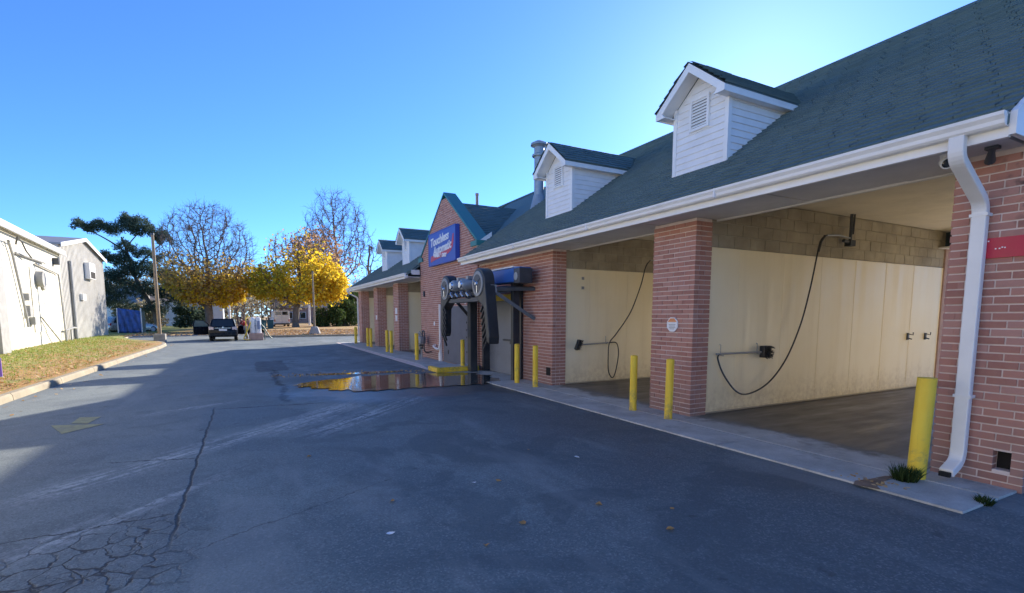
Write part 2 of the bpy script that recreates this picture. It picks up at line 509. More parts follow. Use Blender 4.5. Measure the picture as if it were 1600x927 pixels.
simple('wood_pole', (0.28, 0.21, 0.14), 0.85, 0.18, 3, 0.3, 30)


def mat_painted_block():
    k = NT('white_block_wall')
    v = k.pos()
    sep = k.n('ShaderNodeSeparateXYZ')
    k.lk(v, sep.inputs[0])
    cb = k.n('ShaderNodeCombineXYZ')
    k.lk(sep.outputs[1], cb.inputs[0])
    k.lk(sep.outputs[2], cb.inputs[1])
    bt = k.n('ShaderNodeTexBrick')
    k.lk(cb.outputs[0], bt.inputs['Vector'])
    bt.inputs['Scale'].default_value = 1.0
    bt.inputs['Brick Width'].default_value = 0.41
    bt.inputs['Row Height'].default_value = 0.205
    bt.inputs['Mortar Size'].default_value = 0.012
    bt.inputs['Color1'].default_value = (0.66, 0.63, 0.52, 1)
    bt.inputs['Color2'].default_value = (0.62, 0.59, 0.485, 1)
    bt.inputs['Mortar'].default_value = (0.48, 0.45, 0.37, 1)
    runs = k.noise(k.mapv(v, (1.5, 1.5, 0.2)), 1.0, 6, 0.65)
    c = k.mix(k.rng(runs, 0.5, 0.72, 0, 0.45), bt.outputs[0], (0.52, 0.47, 0.36))
    c = k.mix(k.math('MULTIPLY', k.rng(sep.outputs[2], 0.9, 0.2), k.rng(k.noise(v, 3, 5), 0.4, 0.65, 0, 0.6)), c, (0.40, 0.36, 0.25))
    k.base(c)
    k.rough(0.8)
    k.bump(bt.outputs[1], -0.3, 0.01)
    MATS['white_block_wall'] = k.m


mat_painted_block()
simple('metal_wall', (0.44, 0.43, 0.40), 0.6, 0.08, 1.0, dirt=(0.33, 0.30, 0.25, 0.7))
simple('metal_roof', (0.30, 0.28, 0.26), 0.5, 0.15, 2, metal=0.3)
simple('grey_pipe', (0.33, 0.33, 0.32), 0.5, 0.1, 4)
simple('house_siding', (0.56, 0.60, 0.62), 0.7, 0.06, 2)
simple('roof_brown', (0.20, 0.17, 0.145), 0.85, 0.2, 2)
simple('tarp_blue', (0.05, 0.13, 0.40), 0.45, 0.35, 2.5, 0.5, 6)
simple('car_black', (0.004, 0.006, 0.012), 0.25, 0.1, 4, coord='obj', spec=0.25)
simple('car_silver', (0.42, 0.42, 0.40), 0.25, 0.08, 4, metal=0.5, coord='obj')
simple('car_white', (0.75, 0.77, 0.80), 0.3, 0.05, 4, coord='obj')
mat_glass('glass')
simple('lamp_lens', (0.62, 0.50, 0.48), 0.15, 0.1, 9, coord='obj')
simple('red_lens', (0.45, 0.02, 0.02), 0.15, 0.1, 9, coord='obj')
simple('tyre', (0.015, 0.015, 0.016), 0.8, 0.2, 9, coord='obj')
simple('plate', (0.75, 0.76, 0.78), 0.4, 0.1, 9, coord='obj')
simple('vac_white', (0.72, 0.73, 0.74), 0.35, 0.08, 5)
simple('vac_blue', (0.20, 0.24, 0.36), 0.4, 0.1, 5)
simple('pink_block', (0.40, 0.27, 0.23), 0.85, 0.15, 5)
simple('green_plastic', (0.03, 0.10, 0.09), 0.5, 0.15, 4)
simple('skin', (0.50, 0.31, 0.23), 0.55, 0.06, 6, coord='obj')
simple('red_jacket', (0.35, 0.03, 0.03), 0.8, 0.15, 6, coord='obj')
simple('trousers', (0.34, 0.36, 0.40), 0.85, 0.12, 6, coord='obj')
simple('hair', (0.04, 0.028, 0.02), 0.7, 0.2, 9, coord='obj')
simple('bed_soil', (0.26, 0.16, 0.10), 0.95, 0.35, 5, 0.8, 12, dirt=(0.40, 0.27, 0.17, 0.8))
mat_leaf('leaf_yellow', [(0.62, 0.44, 0.03), (0.78, 0.55, 0.04), (0.84, 0.62, 0.05), (0.60, 0.50, 0.05), (0.74, 0.45, 0.04)], 0.6)
mat_leaf('leaf_tan', [(0.52, 0.36, 0.10), (0.66, 0.46, 0.12), (0.42, 0.31, 0.10), (0.62, 0.38, 0.12)], 0.55)
mat_leaf('leaf_olive', [(0.38, 0.36, 0.04), (0.55, 0.46, 0.05), (0.66, 0.50, 0.05)], 0.55)
mat_leaf('leaf_rust', [(0.46, 0.30, 0.20), (0.54, 0.34, 0.20), (0.48, 0.25, 0.13)], 0.5)
mat_leaf('needle', [(0.045, 0.075, 0.055), (0.075, 0.12, 0.085), (0.115, 0.155, 0.11)], 0.35)
mat_leaf('leaf_green', [(0.035, 0.06, 0.02), (0.06, 0.10, 0.03), (0.085, 0.13, 0.035)], 0.3)
mat_leaf('leaf_wood', [(0.26, 0.21, 0.15), (0.34, 0.28, 0.18), (0.24, 0.24, 0.15), (0.40, 0.31, 0.17)], 0.45)
mat_leaf('grass', [(0.14, 0.22, 0.03), (0.24, 0.29, 0.05), (0.36, 0.35, 0.10)], 0.4)
mat_leaf('dry_leaf', [(0.55, 0.33, 0.12), (0.66, 0.46, 0.22), (0.44, 0.22, 0.07), (0.70, 0.57, 0.38)], 0.25)

# ------------------------------------------------------------------ mesh helpers
OFF = {}


def top_off(o):
    while o is not None and o.parent is not None:
        o = o.parent
    return Vector(o.location) if o is not None else Vector((0, 0, 0))


class MB:
    def __init__(s):
        s.v, s.f = [], []

    def add(s, vs, fs):
        b = len(s.v)
        s.v.extend([tuple(p) for p in vs])
        s.f.extend([tuple(b + i for i in q) for q in fs])
        return s

    def box(s, x0, x1, y0, y1, z0, z1):
        return s.add([(x0, y0, z0), (x1, y0, z0), (x1, y1, z0), (x0, y1, z0), (x0, y0, z1), (x1, y0, z1), (x1, y1, z1), (x0, y1, z1)],
                     [(0, 3, 2, 1), (4, 5, 6, 7), (0, 1, 5, 4), (1, 2, 6, 5), (2, 3, 7, 6), (3, 0, 4, 7)])

    def quad(s, *p):
        return s.add(p, [tuple(range(len(p)))])

    def prism(s, poly, d):
        """extrude polygon (list of 3D points) by vector d"""
        n = len(poly)
        d = Vector(d)
        vs = [Vector(p) for p in poly] + [Vector(p) + d for p in poly]
        fs = [tuple(range(n - 1, -1, -1)), tuple(range(n, 2 * n))]
        for i in range(n):
            j = (i + 1) % n
            fs.append((i, j, n + j, n + i))
        return s.add(vs, fs)

    def tube(s, pts, r, n=8, cap=True):
        pts = [Vector(p) for p in pts]
        rs = r if isinstance(r, (list, tuple)) else [r] * len(pts)
        rings = []
        up = None
        for i, p in enumerate(pts):
            if i == 0:
                d = pts[1] - p
            elif i == len(pts) - 1:
                d = p - pts[i - 1]
            else:
                d = (pts[i + 1] - p).normalized() + (p - pts[i - 1]).normalized()
            d = d.normalized() if d.length > 1e-9 else Vector((0, 0, 1))
            if up is None:
                a = Vector((0, 0, 1)) if abs(d.z) < 0.9 else Vector((1, 0, 0))
                up = d.cross(a).normalized()
            else:
                up = (up - d * up.dot(d)).normalized()
            w = d.cross(up)
            rings.append([p + (up * math.cos(2 * math.pi * k / n) + w * math.sin(2 * math.pi * k / n)) * rs[i] for k in range(n)])
        vs = [q for rg in rings for q in rg]
        fs = []
        for i in range(len(pts) - 1):
            for k in range(n):
                a, b = i * n + k, i * n + (k + 1) % n
                fs.append((a, b, b + n, a + n))
        if cap:
            fs.append(tuple(range(n - 1, -1, -1)))
            m = (len(pts) - 1) * n
            fs.append(tuple(range(m, m + n)))
        return s.add(vs, fs)

    def rect_sweep(s, pts, hw, ht, wdir=(0, 1, 0)):
        """rectangular bar swept along pts; hw half width along wdir, ht half thickness"""
        pts = [Vector(p) for p in pts]
        w = Vector(wdir)
        vs, fs = [], []
        for i, p in enumerate(pts):
            if i == 0:
                d = pts[1] - p
            elif i == len(pts) - 1:
                d = p - pts[i - 1]
            else:
                d = (pts[i + 1] - p).normalized() + (p - pts[i - 1]).normalized()
            d.normalize()
            t = d.cross(w).normalized()
            vs += [p + w * hw + t * ht, p - w * hw + t * ht, p - w * hw - t * ht, p + w * hw - t * ht]
        for i in range(len(pts) - 1):
            for k in range(4):
                a, b = i * 4 + k, i * 4 + (k + 1) % 4
                fs.append((a, b, b + 4, a + 4))
        fs.append((3, 2, 1, 0))
        m = (len(pts) - 1) * 4
        fs.append((m, m + 1, m + 2, m + 3))
        return s.add(vs, fs)

    def disc(s, c, nrm, r, n=20):
        c, nrm = Vector(c), Vector(nrm).normalized()
        a = Vector((0, 0, 1)) if abs(nrm.z) < 0.9 else Vector((1, 0, 0))
        u = nrm.cross(a).normalized()
        w = nrm.cross(u)
        return s.add([c + (u * math.cos(2 * math.pi * k / n) + w * math.sin(2 * math.pi * k / n)) * r for k in range(n)], [tuple(range(n))])

    def mesh(s, name, off=(0, 0, 0), fix=True):
        me = bpy.data.meshes.new(name)
        o = Vector(off)
        me.from_pydata([(p[0] - o.x, p[1] - o.y, p[2] - o.z) for p in s.v], [], s.f)
        if fix and len(s.f) < 60000:
            bm = bmesh.new()
            bm.from_mesh(me)
            bmesh.ops.recalc_face_normals(bm, faces=bm.faces)
            bm.to_mesh(me)
            bm.free()
        return me

    def build(s, name, mat, parent=None, smooth=False, bevel=0.0, fix=True):
        off = top_off(parent) if parent is not None else Vector((0, 0, 0))
        me = s.mesh(name, off, fix)
        me.materials.append(MATS[mat])
        if smooth:
            for p in me.polygons:
                p.use_smooth = True
        o = bpy.data.objects.new(name, me)
        COL.objects.link(o)
        o.parent = parent
        if bevel > 0:
            b = o.modifiers.new('bevel', 'BEVEL')
            b.width = bevel
            b.segments = 2
            b.limit_method = 'ANGLE'
        return o


def empty(name, loc, label, cat, group=None):
    o = bpy.data.objects.new(name, None)
    COL.objects.link(o)
    o.location = loc
    o.empty_display_size = 0.2
    return tag(o, label, cat, group)


def tag(o, label=None, cat=None, group=None, kind=None):
    for k, v in (('label', label), ('category', cat), ('group', group), ('kind', kind)):
        if v:
            o[k] = v
    return o


def struct(o, label=None):
    o['kind'] = 'structure'
    if label:
        o['label'] = label
    return o


def copy_tree(o, parent=None):
    c = o.copy()
    COL.objects.link(c)
    c.parent = parent
    for ch in list(o.children):
        copy_tree(ch, c)
    return c


def auto_smooth(o, ang=40):
    me = o.data
    for p in me.polygons:
        p.use_smooth = True
    try:
        me.set_sharp_from_angle(angle=R(ang))
    except Exception:
        pass
    return o


# ------------------------------------------------------------------ ground, lot, kerb, lawn
XF = 6.70            # facade plane of the wash building
g = MB().quad((-1500, -300, -0.06), (1500, -300, -0.06), (1500, 2500, -0.06), (-1500, 2500, -0.06)).build('ground', 'lawn')
struct(g)
lot = MB()
lot.quad((-45, -40, 0), (60, -40, 0), (60, 46, 0), (-45, 46, 0))
lot.quad((-45, 46, 0), (1.35, 46, 0), (1.35, 56, 0), (-45, 56, 0))
struct(lot.build('asphalt_lot', 'asphalt'))

# lawn on the left, behind a kerb
path = [(-4.42, -30), (-4.40, 0), (-4.36, 14), (-4.22, 24), (-4.10, 33), (-4.2, 36), (-4.6, 38.2), (-5.4, 40.5), (-6.9, 43.2), (-8.2, 48), (-8.9, 57), (-9.2, 58)]


def off_path(path, d):
    out = []
    for i, p in enumerate(path):
        a = Vector(path[max(0, i - 1)])
        b = Vector(path[min(len(path) - 1, i + 1)])
        t = (b - a).normalized()
        n = Vector((t.y, -t.x))
        out.append(Vector(p) + n * d)
    return out


lawn = MB()
inner = off_path(path, -0.17)
rows = [0, 0.05, 0.2, 0.45, 1.0]
zz = [0.145, 0.165, 0.17, 0.17, 0.17]
dens = []
for i in range(len(inner) - 1):
    for k in range(8):
        dens.append(inner[i].lerp(inner[i + 1], k / 8))
dens.append(inner[-1])
vs, fs = [], []
for p in dens:
    for f_, z_ in zip(rows, zz):
        vs.append((p.x + (-40 - p.x) * f_, p.y, z_ + random.uniform(-.012, .012) * (f_ > 0)))
for i in range(len(dens) - 1):
    for j in range(4):
        a = i * 5 + j
        fs.append((a, a + 5, a + 6, a + 1))
lawn.add(vs, fs)
struct(lawn.build('lawn', 'lawn', smooth=True))
kb = MB()
outer = off_path(path, 0.0)
# kerb as a chain of cast lengths
kerb_root = None
kerbs = []
cum = [0]
for i in range(1, 8):
    cum.append(cum[-1] + (Vector(path[i]) - Vector(path[i - 1])).length)


def at_len(L):
    for i in range(1, 8):
        if L <= cum[i]:
            return Vector(path[i - 1]).lerp(Vector(path[i]), (L - cum[i - 1]) / (cum[i] - cum[i - 1]))
    return Vector(path[7])


base_k = MB()
base_k.add([(p.x, p.y, 0.0) for p in outer[:11]] + [(p.x, p.y, 0.10) for p in off_path(path, -0.03)[:11]] + [(p.x, p.y, 0.10) for p in inner[:11]],
           [q for i in range(10) for q in ((i, i + 1, i + 12, i + 11), (i + 11, i + 12, i + 23, i + 22))])
kerb = struct(base_k.build('kerb', 'kerb'))
L = 32.0
while L < cum[7] - 0.3:
    seg = 3.0 if L < 62 else 1.5
    a, b = at_len(L + 0.012), at_len(min(cum[7], L + seg - 0.012))
    t = (b - a).normalized()
    n = Vector((t.y, -t.x))
    m = MB()
    pr = [(0.012, 0.002), (0.0, 0.11), (-0.03, 0.15), (-0.165, 0.15), (-0.165, 0.002)]
    m.prism([(a.x + n.x * q, a.y + n.y * q, z) for q, z in pr], (b.x - a.x, b.y - a.y, 0))
    m.build('kerb_stone', 'kerb', kerb)
    L += seg

# fallen leaves and grass blades on the lawn (uncountable)
rs = np.random.RandomState(3)


def scatter_leaves(n, fx, size, name, mat, label, flat=0.35):
    m = MB()
    for i in range(n):
        x, y, z = fx()
        s_ = size * rs.uniform(0.6, 1.4)
        a = rs.uniform(0, 6.28)
        t1, t2 = rs.uniform(-flat, flat), rs.uniform(-flat, flat)
        u = Vector((math.cos(a), math.sin(a), t1)) * s_
        w = Vector((-math.sin(a), math.cos(a), t2)) * s_ * 0.7
        p = Vector((x, y, z + s_ * 0.3))
        m.add([p - u, p - w * 0.8, p + u, p + w], [(0, 1, 2, 3)])
    o = m.build(name, mat, fix=False)
    return tag(o, label, 'leaves', kind='stuff')


def lawn_pt():
    while True:
        y = 10 + 34 * rs.rand() ** 1.3
        x = -4.6 - 6.0 * rs.rand() ** 1.5
        if y > 34 and x > -4.4 - (y - 34) * 0.35:
            continue
        return x, y, 0.17


scatter_leaves(5200, lawn_pt, 0.055, 'fallen_leaves', 'dry_leaf', 'brown and tan fallen leaves strewn over the kerbside lawn')
gm = MB()
for i in range(26000):
    y = 10 + 42 * rs.rand() ** 1.2
    x = -4.55 - 7.0 * rs.rand()
    if y > 34 and x > -4.4 - (y - 34) * 0.35:
        continue
    if rs.rand() < 0.75 * max(0, 1 - (abs(x) - 4.5) / 4.0):
        continue
    h = rs.uniform(0.03, 0.09)
    a = rs.uniform(0, 6.28)
    dx, dy = 0.012 * math.cos(a), 0.012 * math.sin(a)
    lx, ly = rs.uniform(-.04, .04, 2)
    gm.add([(x - dx, y - dy, 0.16), (x + dx, y + dy, 0.16), (x + lx, y + ly, 0.17 + h)], [(0, 1, 2)])
tag(gm.build('lawn_grass', 'grass', fix=False), 'short green and yellowing grass on the left lawn', 'grass', kind='stuff')


def gutter_pt():
    t = rs.uniform(9, 38)
    return -4.28 + 0.5 * rs.rand() ** 2 + 0.1, t, 0.0


scatter_leaves(90, gutter_pt, 0.04, 'kerbside_leaves', 'dry_leaf', 'dry leaves caught along the foot of the left kerb')

# concrete apron in front of the bays, slab by slab, and the bay floors
apr = MB()
apr.box(5.60, 7.02, 1.96, 11.2, -0.05, 0.008)
apron = struct(apr.build('concrete_apron', 'mortar'))
ys = [1.93, 2.72, 4.6, 6.6, 8.6, 10.55, 11.95]
for i in range(len(ys) - 1):
    m = MB()
    x0 = 5.55 if i > 0 else 5.55
    m.box(x0, 6.28, ys[i] + 0.006, ys[i + 1] - 0.006, -0.03, 0.022)
    m.build('slab', 'apron', apron, bevel=0.006)
    m = MB()
    m.box(6.292, 7.05, ys[i] + 0.006, ys[i + 1] - 0.006, -0.03, 0.024)
    m.build('slab', 'apron', apron, bevel=0.006)
apr2 = MB()
apr2.box(5.20, 7.02, 15.8, 34.6, -0.05, 0.008)
apron2 = struct(apr2.build('concrete_walk', 'mortar'))
ys = [15.6, 18.0, 20.5, 23.0, 25.5, 28.0, 30.5, 33.0, 34.7]
for i in range(len(ys) - 1):
    m = MB()
    xa, xb = 5.55 - 0.02 * i, 7.05
    if i == 0:
        m.prism([(5.25, ys[0], -0.03), (xb, ys[0], -0.03), (xb, ys[1] - .006, -0.03), (5.55, ys[1] - .006, -0.03)], (0, 0, 0.052))
    else:
        m.box(xa, xb, ys[i] + 0.006, ys[i + 1] - 0.006, -0.03, 0.022)
    m.build('slab', 'apron', apron2)
struct(MB().box(5.35, 7.05, 11.97, 14.66, -0.04, 0.012).build('entrance_slab', 'apron'))
fl = MB()
for a, b in ((2.0, 14.7), (21.0, 34.4)):
    fl.box(7.06, 15.3, a, b, -0.05, 0.018)
struct(fl.build('bay_floor', 'bay_floor'))
struct(MB().box(15.31, 24.0, 1.9, 34.6, -0.04, 0.014).build('rear_bounce_slab', 'apron'))  # unseen pale slab behind the bays, added to bounce sunlight into them

# puddle at the wash entrance
pud = [(0.95, 13.55), (1.25, 13.2), (1.75, 12.5), (2.2, 11.9), (2.9, 11.75), (3.6, 11.80), (4.3, 11.70), (5.1, 11.75), (5.75, 11.7), (6.1, 12.2), (6.25, 13.2), (6.1, 14.2), (5.4, 14.55), (4.8, 14.6), (4.2, 14.9), (3.5, 14.75), (2.9, 14.95), (2.3, 14.45), (1.8, 14.4), (1.3, 14.1)]
pv = []
for i in range(len(pud)):
    a, b = Vector(pud[i]), Vector(pud[(i + 1) % len(pud)])
    for k in range(5):
        p = a.lerp(b, k / 5)
        w_ = .10 * math.sin(i * 2.1 + k * 1.3) + .07 * math.sin(i * 5.3 + k * 2.9)
        pv.append((p.x + w_ + rs.uniform(-.06, .06), p.y + w_ * .8 + rs.uniform(-.08, .08), 0.016))
struct(MB().quad(*pv).build('puddle', 'water'), 'shallow puddle mirroring the yellow trees')
# thin film of water beyond the grit ridge
pv = [(3.0 + 1.3 * math.cos(t) * (1 + .2 * math.sin(3 * t)), 15.75 - .16 * math.cos(t) + 0.26 * math.sin(t) * (1 + .3 * math.cos(5 * t)), 0.007) for t in np.linspace(0, 6.28, 40)[:-1]]
struct(MB().quad(*pv).build('thin_puddle', 'water'), 'thin film of water beyond the grit ridge')


def grit_pt():
    x = rs.uniform(0.6, 5.0)
    return x, 16.3 - 0.16 * x + rs.normal(0, 0.28), 0.0


scatter_leaves(260, grit_pt, 0.035, 'puddle_grit', 'dry_leaf', 'grit and leaf crumbs along the far rim of the puddle', 0.6)

# faded yellow arrow painted on the lot
ar = MB()
ar.quad((-2.30, 10.98, .004), (-2.62, 11.08, .004), (-2.60, 10.50, .004), (-2.36, 10.38, .004))
ar.quad((-2.10, 10.22, .0045), (-2.84, 10.46, .0045), (-2.50, 9.62, .0045))
struct(ar.build('painted_arrow', 'yellow_marking'), 'faded yellow arrow painted on the lot')

# far bed, kerb and lawn
bed = MB()
bed.add([(1.5, 46.1, .14), (40, 46.1, .14), (40, 53.5, .42), (1.5, 53.5, .42)], [(0, 1, 2, 3)])
struct(bed.build('planting_bed', 'bed_soil'))
kr = MB()
kr.box(1.35, 40, 45.85, 46.1, 0, 0.16)
kr.box(1.35, 1.5, 46.1, 53.5, 0, 0.2)
struct(kr.build('bed_kerb', 'kerb'))
flw = MB()
flw.add([(1.5, 53.5, .42), (60, 53.5, .42), (90, 150, .3), (1.5, 150, .3)], [(0, 1, 2, 3)])
flw.add([(-60, 56.2, .12), (1.5, 56.2, .12), (1.5, 150, .3), (-60, 150, .3)], [(0, 1, 2, 3)])
struct(flw.build('far_lawn', 'grass_ground' if 'grass_ground' in MATS else 'lawn'))
struct(MB().box(-12, 1.35, 55.9, 56.2, 0, 0.14).build('far_kerb', 'kerb'))


def bed_pt():
    x = rs.uniform(1.6, 14)
    y = rs.uniform(46.2, 53.4)
    return x, y, 0.14 + (y - 46.1) / 7.4 * .28


scatter_leaves(3000, bed_pt, 0.09, 'bed_leaves', 'dry_leaf', 'russet fallen leaves covering the far planting bed', 0.6)


def fl_pt():
    return rs.uniform(-9, 1), rs.uniform(50, 60), 0.13 if rs.rand() < .5 else .13


scatter_leaves(1600, fl_pt, 0.09, 'drive_leaves', 'dry_leaf', 'fallen leaves scattered on the drive beyond the car', 0.5)

# ------------------------------------------------------------------ the wash building
BL, BH, JT = 0.244, 0.0815, 0.0155
ZS = 3.38            # soffit height
bld = empty('car_wash_building', (XF, 2.0, 0), 'long red brick car wash with open bays, green shingle roof and white dormers', 'building')
BRICK_MESH = {}


def brick_obj(parent, c, lx, ly, lz):
    key = (round(lx, 3), round(ly, 3), round(lz, 3))
    me = BRICK_MESH.get(key)
    if me is None:
        m = MB().box(-lx / 2, lx / 2, -ly / 2, ly / 2, -lz / 2, lz / 2)
        me = m.mesh('brick')
        me.materials.append(MATS['brick'])
        BRICK_MESH[key] = me
    o = bpy.data.objects.new('brick', me)
    COL.objects.link(o)
    o.parent = parent
    o.location = Vector(c) - top_off(parent)
    return o


def courses(L, z0, z1, start_odd=0.0, start_even=BL / 2, holes=(), clip=None, lead=True):
    """yield (u0,u1,za,zb) of every brick of a running bond face"""
    n = int(round((z1 - z0) / BH))
    for k in range(n):
        za = z0 + k * BH
        zb = za + BH - JT
        odd = k % 2 == 0
        st = start_odd if odd else start_even
        lo, hi = st, L
        zc = (za + zb) / 2
        spans = [(lo, hi)]
        if clip:
            a, b = clip(zc)
            spans = [(max(lo, a), min(hi, b))]
        for (h0, h1, hz0, hz1) in holes:
            if hz0 - BH * .5 < zc < hz1 + BH * .3:
                ns = []
                for a, b in spans:
                    if h1 <= a or h0 >= b:
                        ns.append((a, b))
                    else:
                        if h0 > a:
                            ns.append((a, h0))
                        if h1 < b:
                            ns.append((h1, b))
                spans = ns
        off = 0 if odd else BL / 2
        for a, b in spans:
            if b - a < 0.03:
                continue
            u = a
            # next bond line after a
            kk = math.floor((a - off + 1e-6) / BL) + 1
            nxt = off + kk * BL
            if nxt - a < 0.05:
                nxt += BL
            while u < b - 0.03:
                e = min(nxt, b)
                if b - e < 0.05:
                    e = b
                yield (u, e - JT if e < b else e, za, zb)
                u = e
                nxt += BL


def facade_bricks(part, y0, y1, z1, x=XF, depth=0.10, individual=False, holes=(), corner=False, clip=None, z0=0.0, stuff=None, thin=False, k0=0):
    """bricks of a face in plane X=x facing -X, u runs +Y from y0. corner: interlock with a face at y0"""
    st_e = 0.112 if corner else 0.0
    m = stuff if stuff is not None else MB()
    for (a, b, za, zb) in courses(y1 - y0, z0, z1, 0.0, st_e, holes, clip):
        jx = random.uniform(-.004, .004)
        if individual:
            brick_obj(part, (x + depth / 2 + jx, y0 + (a + b) / 2, (za + zb) / 2), depth, round(b - a, 2) if abs(b - a - (BL - JT)) > .01 else BL - JT, zb - za)
        else:
            m.box(x + jx, x + depth, y0 + a, y0 + b, za, zb)
    return m


def side_bricks(y, x0, x1, z1, m, depth=0.10, corner=True, sign=1):
    """bricks in plane Y=y facing -Y, u runs +X from x0"""
    for (a, b, za, zb) in courses(x1 - x0, 0.0, z1, 0.112 if corner else 0, 0.0):
        jy = random.uniform(-.0025, .0025)
        if sign > 0:
            m.box(x0 + a, x0 + b, y + jy, y + depth, za, zb)
        else:
            m.box(x0 + a, x0 + b, y - depth, y - jy, za, zb)
    return m


def stuffpart(m, name, mat, parent, **kw):
    o = m.build(name, mat, parent, **kw)
    o['kind'] = 'stuff'
    return o


MR = 0.010    # mortar recess
# --- near end wall: Y 1.90 .. 2.66
hole = (2.005 - 1.90, 2.145 - 1.90, 0.19, 0.385)
w = MB()
for a, b, c, d in ((1.90 + MR, 2.005, 0, ZS), (2.145, 2.66 - MR, 0, ZS), (2.005, 2.145, 0, .19), (2.005, 2.145, .385, ZS)):
    w.box(XF + MR, XF + 0.45, a, b, c, d)
near_wall = w.build('end_wall', 'mortar', bld)
facade_bricks(near_wall, 1.90, 2.66, ZS, individual=True, holes=[hole])
side = MB()
side_bricks(2.66, XF, XF + 0.45, ZS, side, sign=-1)
side_bricks(1.90, XF, XF + 0.45, ZS, side)
stuffpart(side, 'return_bricks', 'brick', near_wall)
MB().box(XF + 0.12, XF + 0.14, 2.0, 2.15, 0.185, 0.39).build('vent_recess', 'dark_void', near_wall)
bandm = MB().box(XF - 0.022, XF - 0.003, 1.88, 2.375, 2.33, 2.53)
bandm.build('red_band', 'red_band', bld)
rv = MB()
for y, z in ((2.33, 2.50), (2.27, 2.42), (2.24, 2.42), (2.22, 2.43), (2.20, 2.425)):
    rv.box(XF - 0.027, XF - 0.022, y - .006, y + .006, z - .006, z + .006)
rv.build('band_screws', 'sign_white', bld)

# --- pillars
PILW = 0.98


def pillar(y0, wy, depth_x, individual=False, z1=ZS, right_face=True):
    m = MB().box(XF + MR, XF + depth_x - MR, y0 + MR, y0 + wy - MR, 0, z1)
    p = m.build('pillar', 'mortar', bld)
    st = MB()
    if individual:
        facade_bricks(p, y0, y0 + wy, z1, individual=True, corner=True)
    else:
        facade_bricks(p, y0, y0 + wy, z1, corner=True, stuff=st)
    side_bricks(y0, XF, XF + depth_x, z1, st)
    side_bricks(y0 + wy, XF, XF + depth_x, z1, st, sign=-1)
    stuffpart(st, 'pillar_bricks', 'brick', p)
    return p


pillar(6.12, PILW, 0.385, True)
for y in (24.65, 29.05):
    pillar(y, 0.95, 0.5)
pillar(33.6, 0.8, 0.5)
# --- front wall between the second bay and the gable, with the wash door
dw = MB()
for a, b, c, d in ((10.55 + MR, 12.10, 0, ZS), (12.10, 14.60, 2.36, ZS), (14.60, 14.95, 0, ZS)):
    dw.box(XF + MR, XF + 0.4, a, b, c, d)
dwall = dw.build('door_wall', 'mortar', bld)
st = MB()
facade_bricks(dwall, 10.55, 14.95, ZS, corner=True, stuff=st, holes=[(12.10 - 10.55, 14.60 - 10.55, 0, 2.36)])
side_bricks(10.55, XF, XF + 0.4, ZS, st)
stuffpart(st, 'wall_bricks', 'brick', dwall)
# --- cross gable, slightly proud
GY0, GY1, GX = 14.95, 20.90, XF - 0.05
GC = (GY0 + GY1) / 2
SH, PK = 4.02, 6.10


def gable_clip(z):
    if z <= SH:
        return (0, GY1 - GY0)
    t = (z - SH) / (PK - SH)
    hw = (GY1 - GY0) / 2
    return (hw * t * 0.93, 2 * hw - hw * t * 0.93)


gw = MB()
hw = (GY1 - GY0) / 2 - 0.012
e0, e1 = GY0 + .012, GY1 - .012
gw.prism([(GX + MR, e0, 0), (GX + MR, e0, SH), (GX + MR, GC - .25, PK - .1), (GX + MR, GC + .25, PK - .1), (GX + MR, e1, SH), (GX + MR, e1, 0)], (0.38, 0, 0))
gwall = gw.build('gable_wall', 'mortar', bld)
st = MB()
facade_bricks(gwall, GY0, GY1, PK - 0.06, x=GX, stuff=st, clip=gable_clip, corner=True)
for (a, b, za, zb) in courses(0.40, 0, SH, 0.112, 0.0):
    st.box(GX + a, GX + b, GY0, GY0 + .1, za, zb)
    st.box(GX + a, GX + b, GY1 - .1, GY1, za, zb)
stuffpart(st, 'gable_bricks', 'brick', gwall)
# coping in teal sheet metal
cp = MB()
for sgn, ya in ((-1, GY0), (1, GY1)):
    pts = [(ya + sgn * -0.02, SH + 0.0), (GC - sgn * 0 + sgn * 0, PK + 0.12)]
    y_e = ya + sgn * 0.05
    cp.prism([(GX - .02, y_e, SH + .05), (GX - .02, y_e, SH + .13), (GX - .02, GC, PK + .16), (GX - .02, GC, PK + .08)], (0.47, 0, 0))
cpo = cp.build('gable_coping', 'teal_coping', bld)
cs = MB()
cs.box(GX - .06, GX + .47, GY0 - .07, GY0 + .42, SH - .03, SH + .13)
cs.box(GX - .06, GX + .47, GY1 - .42, GY1 + .07, SH - .03, SH + .13)
cs.build('coping_cap', 'teal_coping', bld)

# --- dividing walls between bays: cream panels under bare blockwork
ZC = 3.80
XB = 15.3


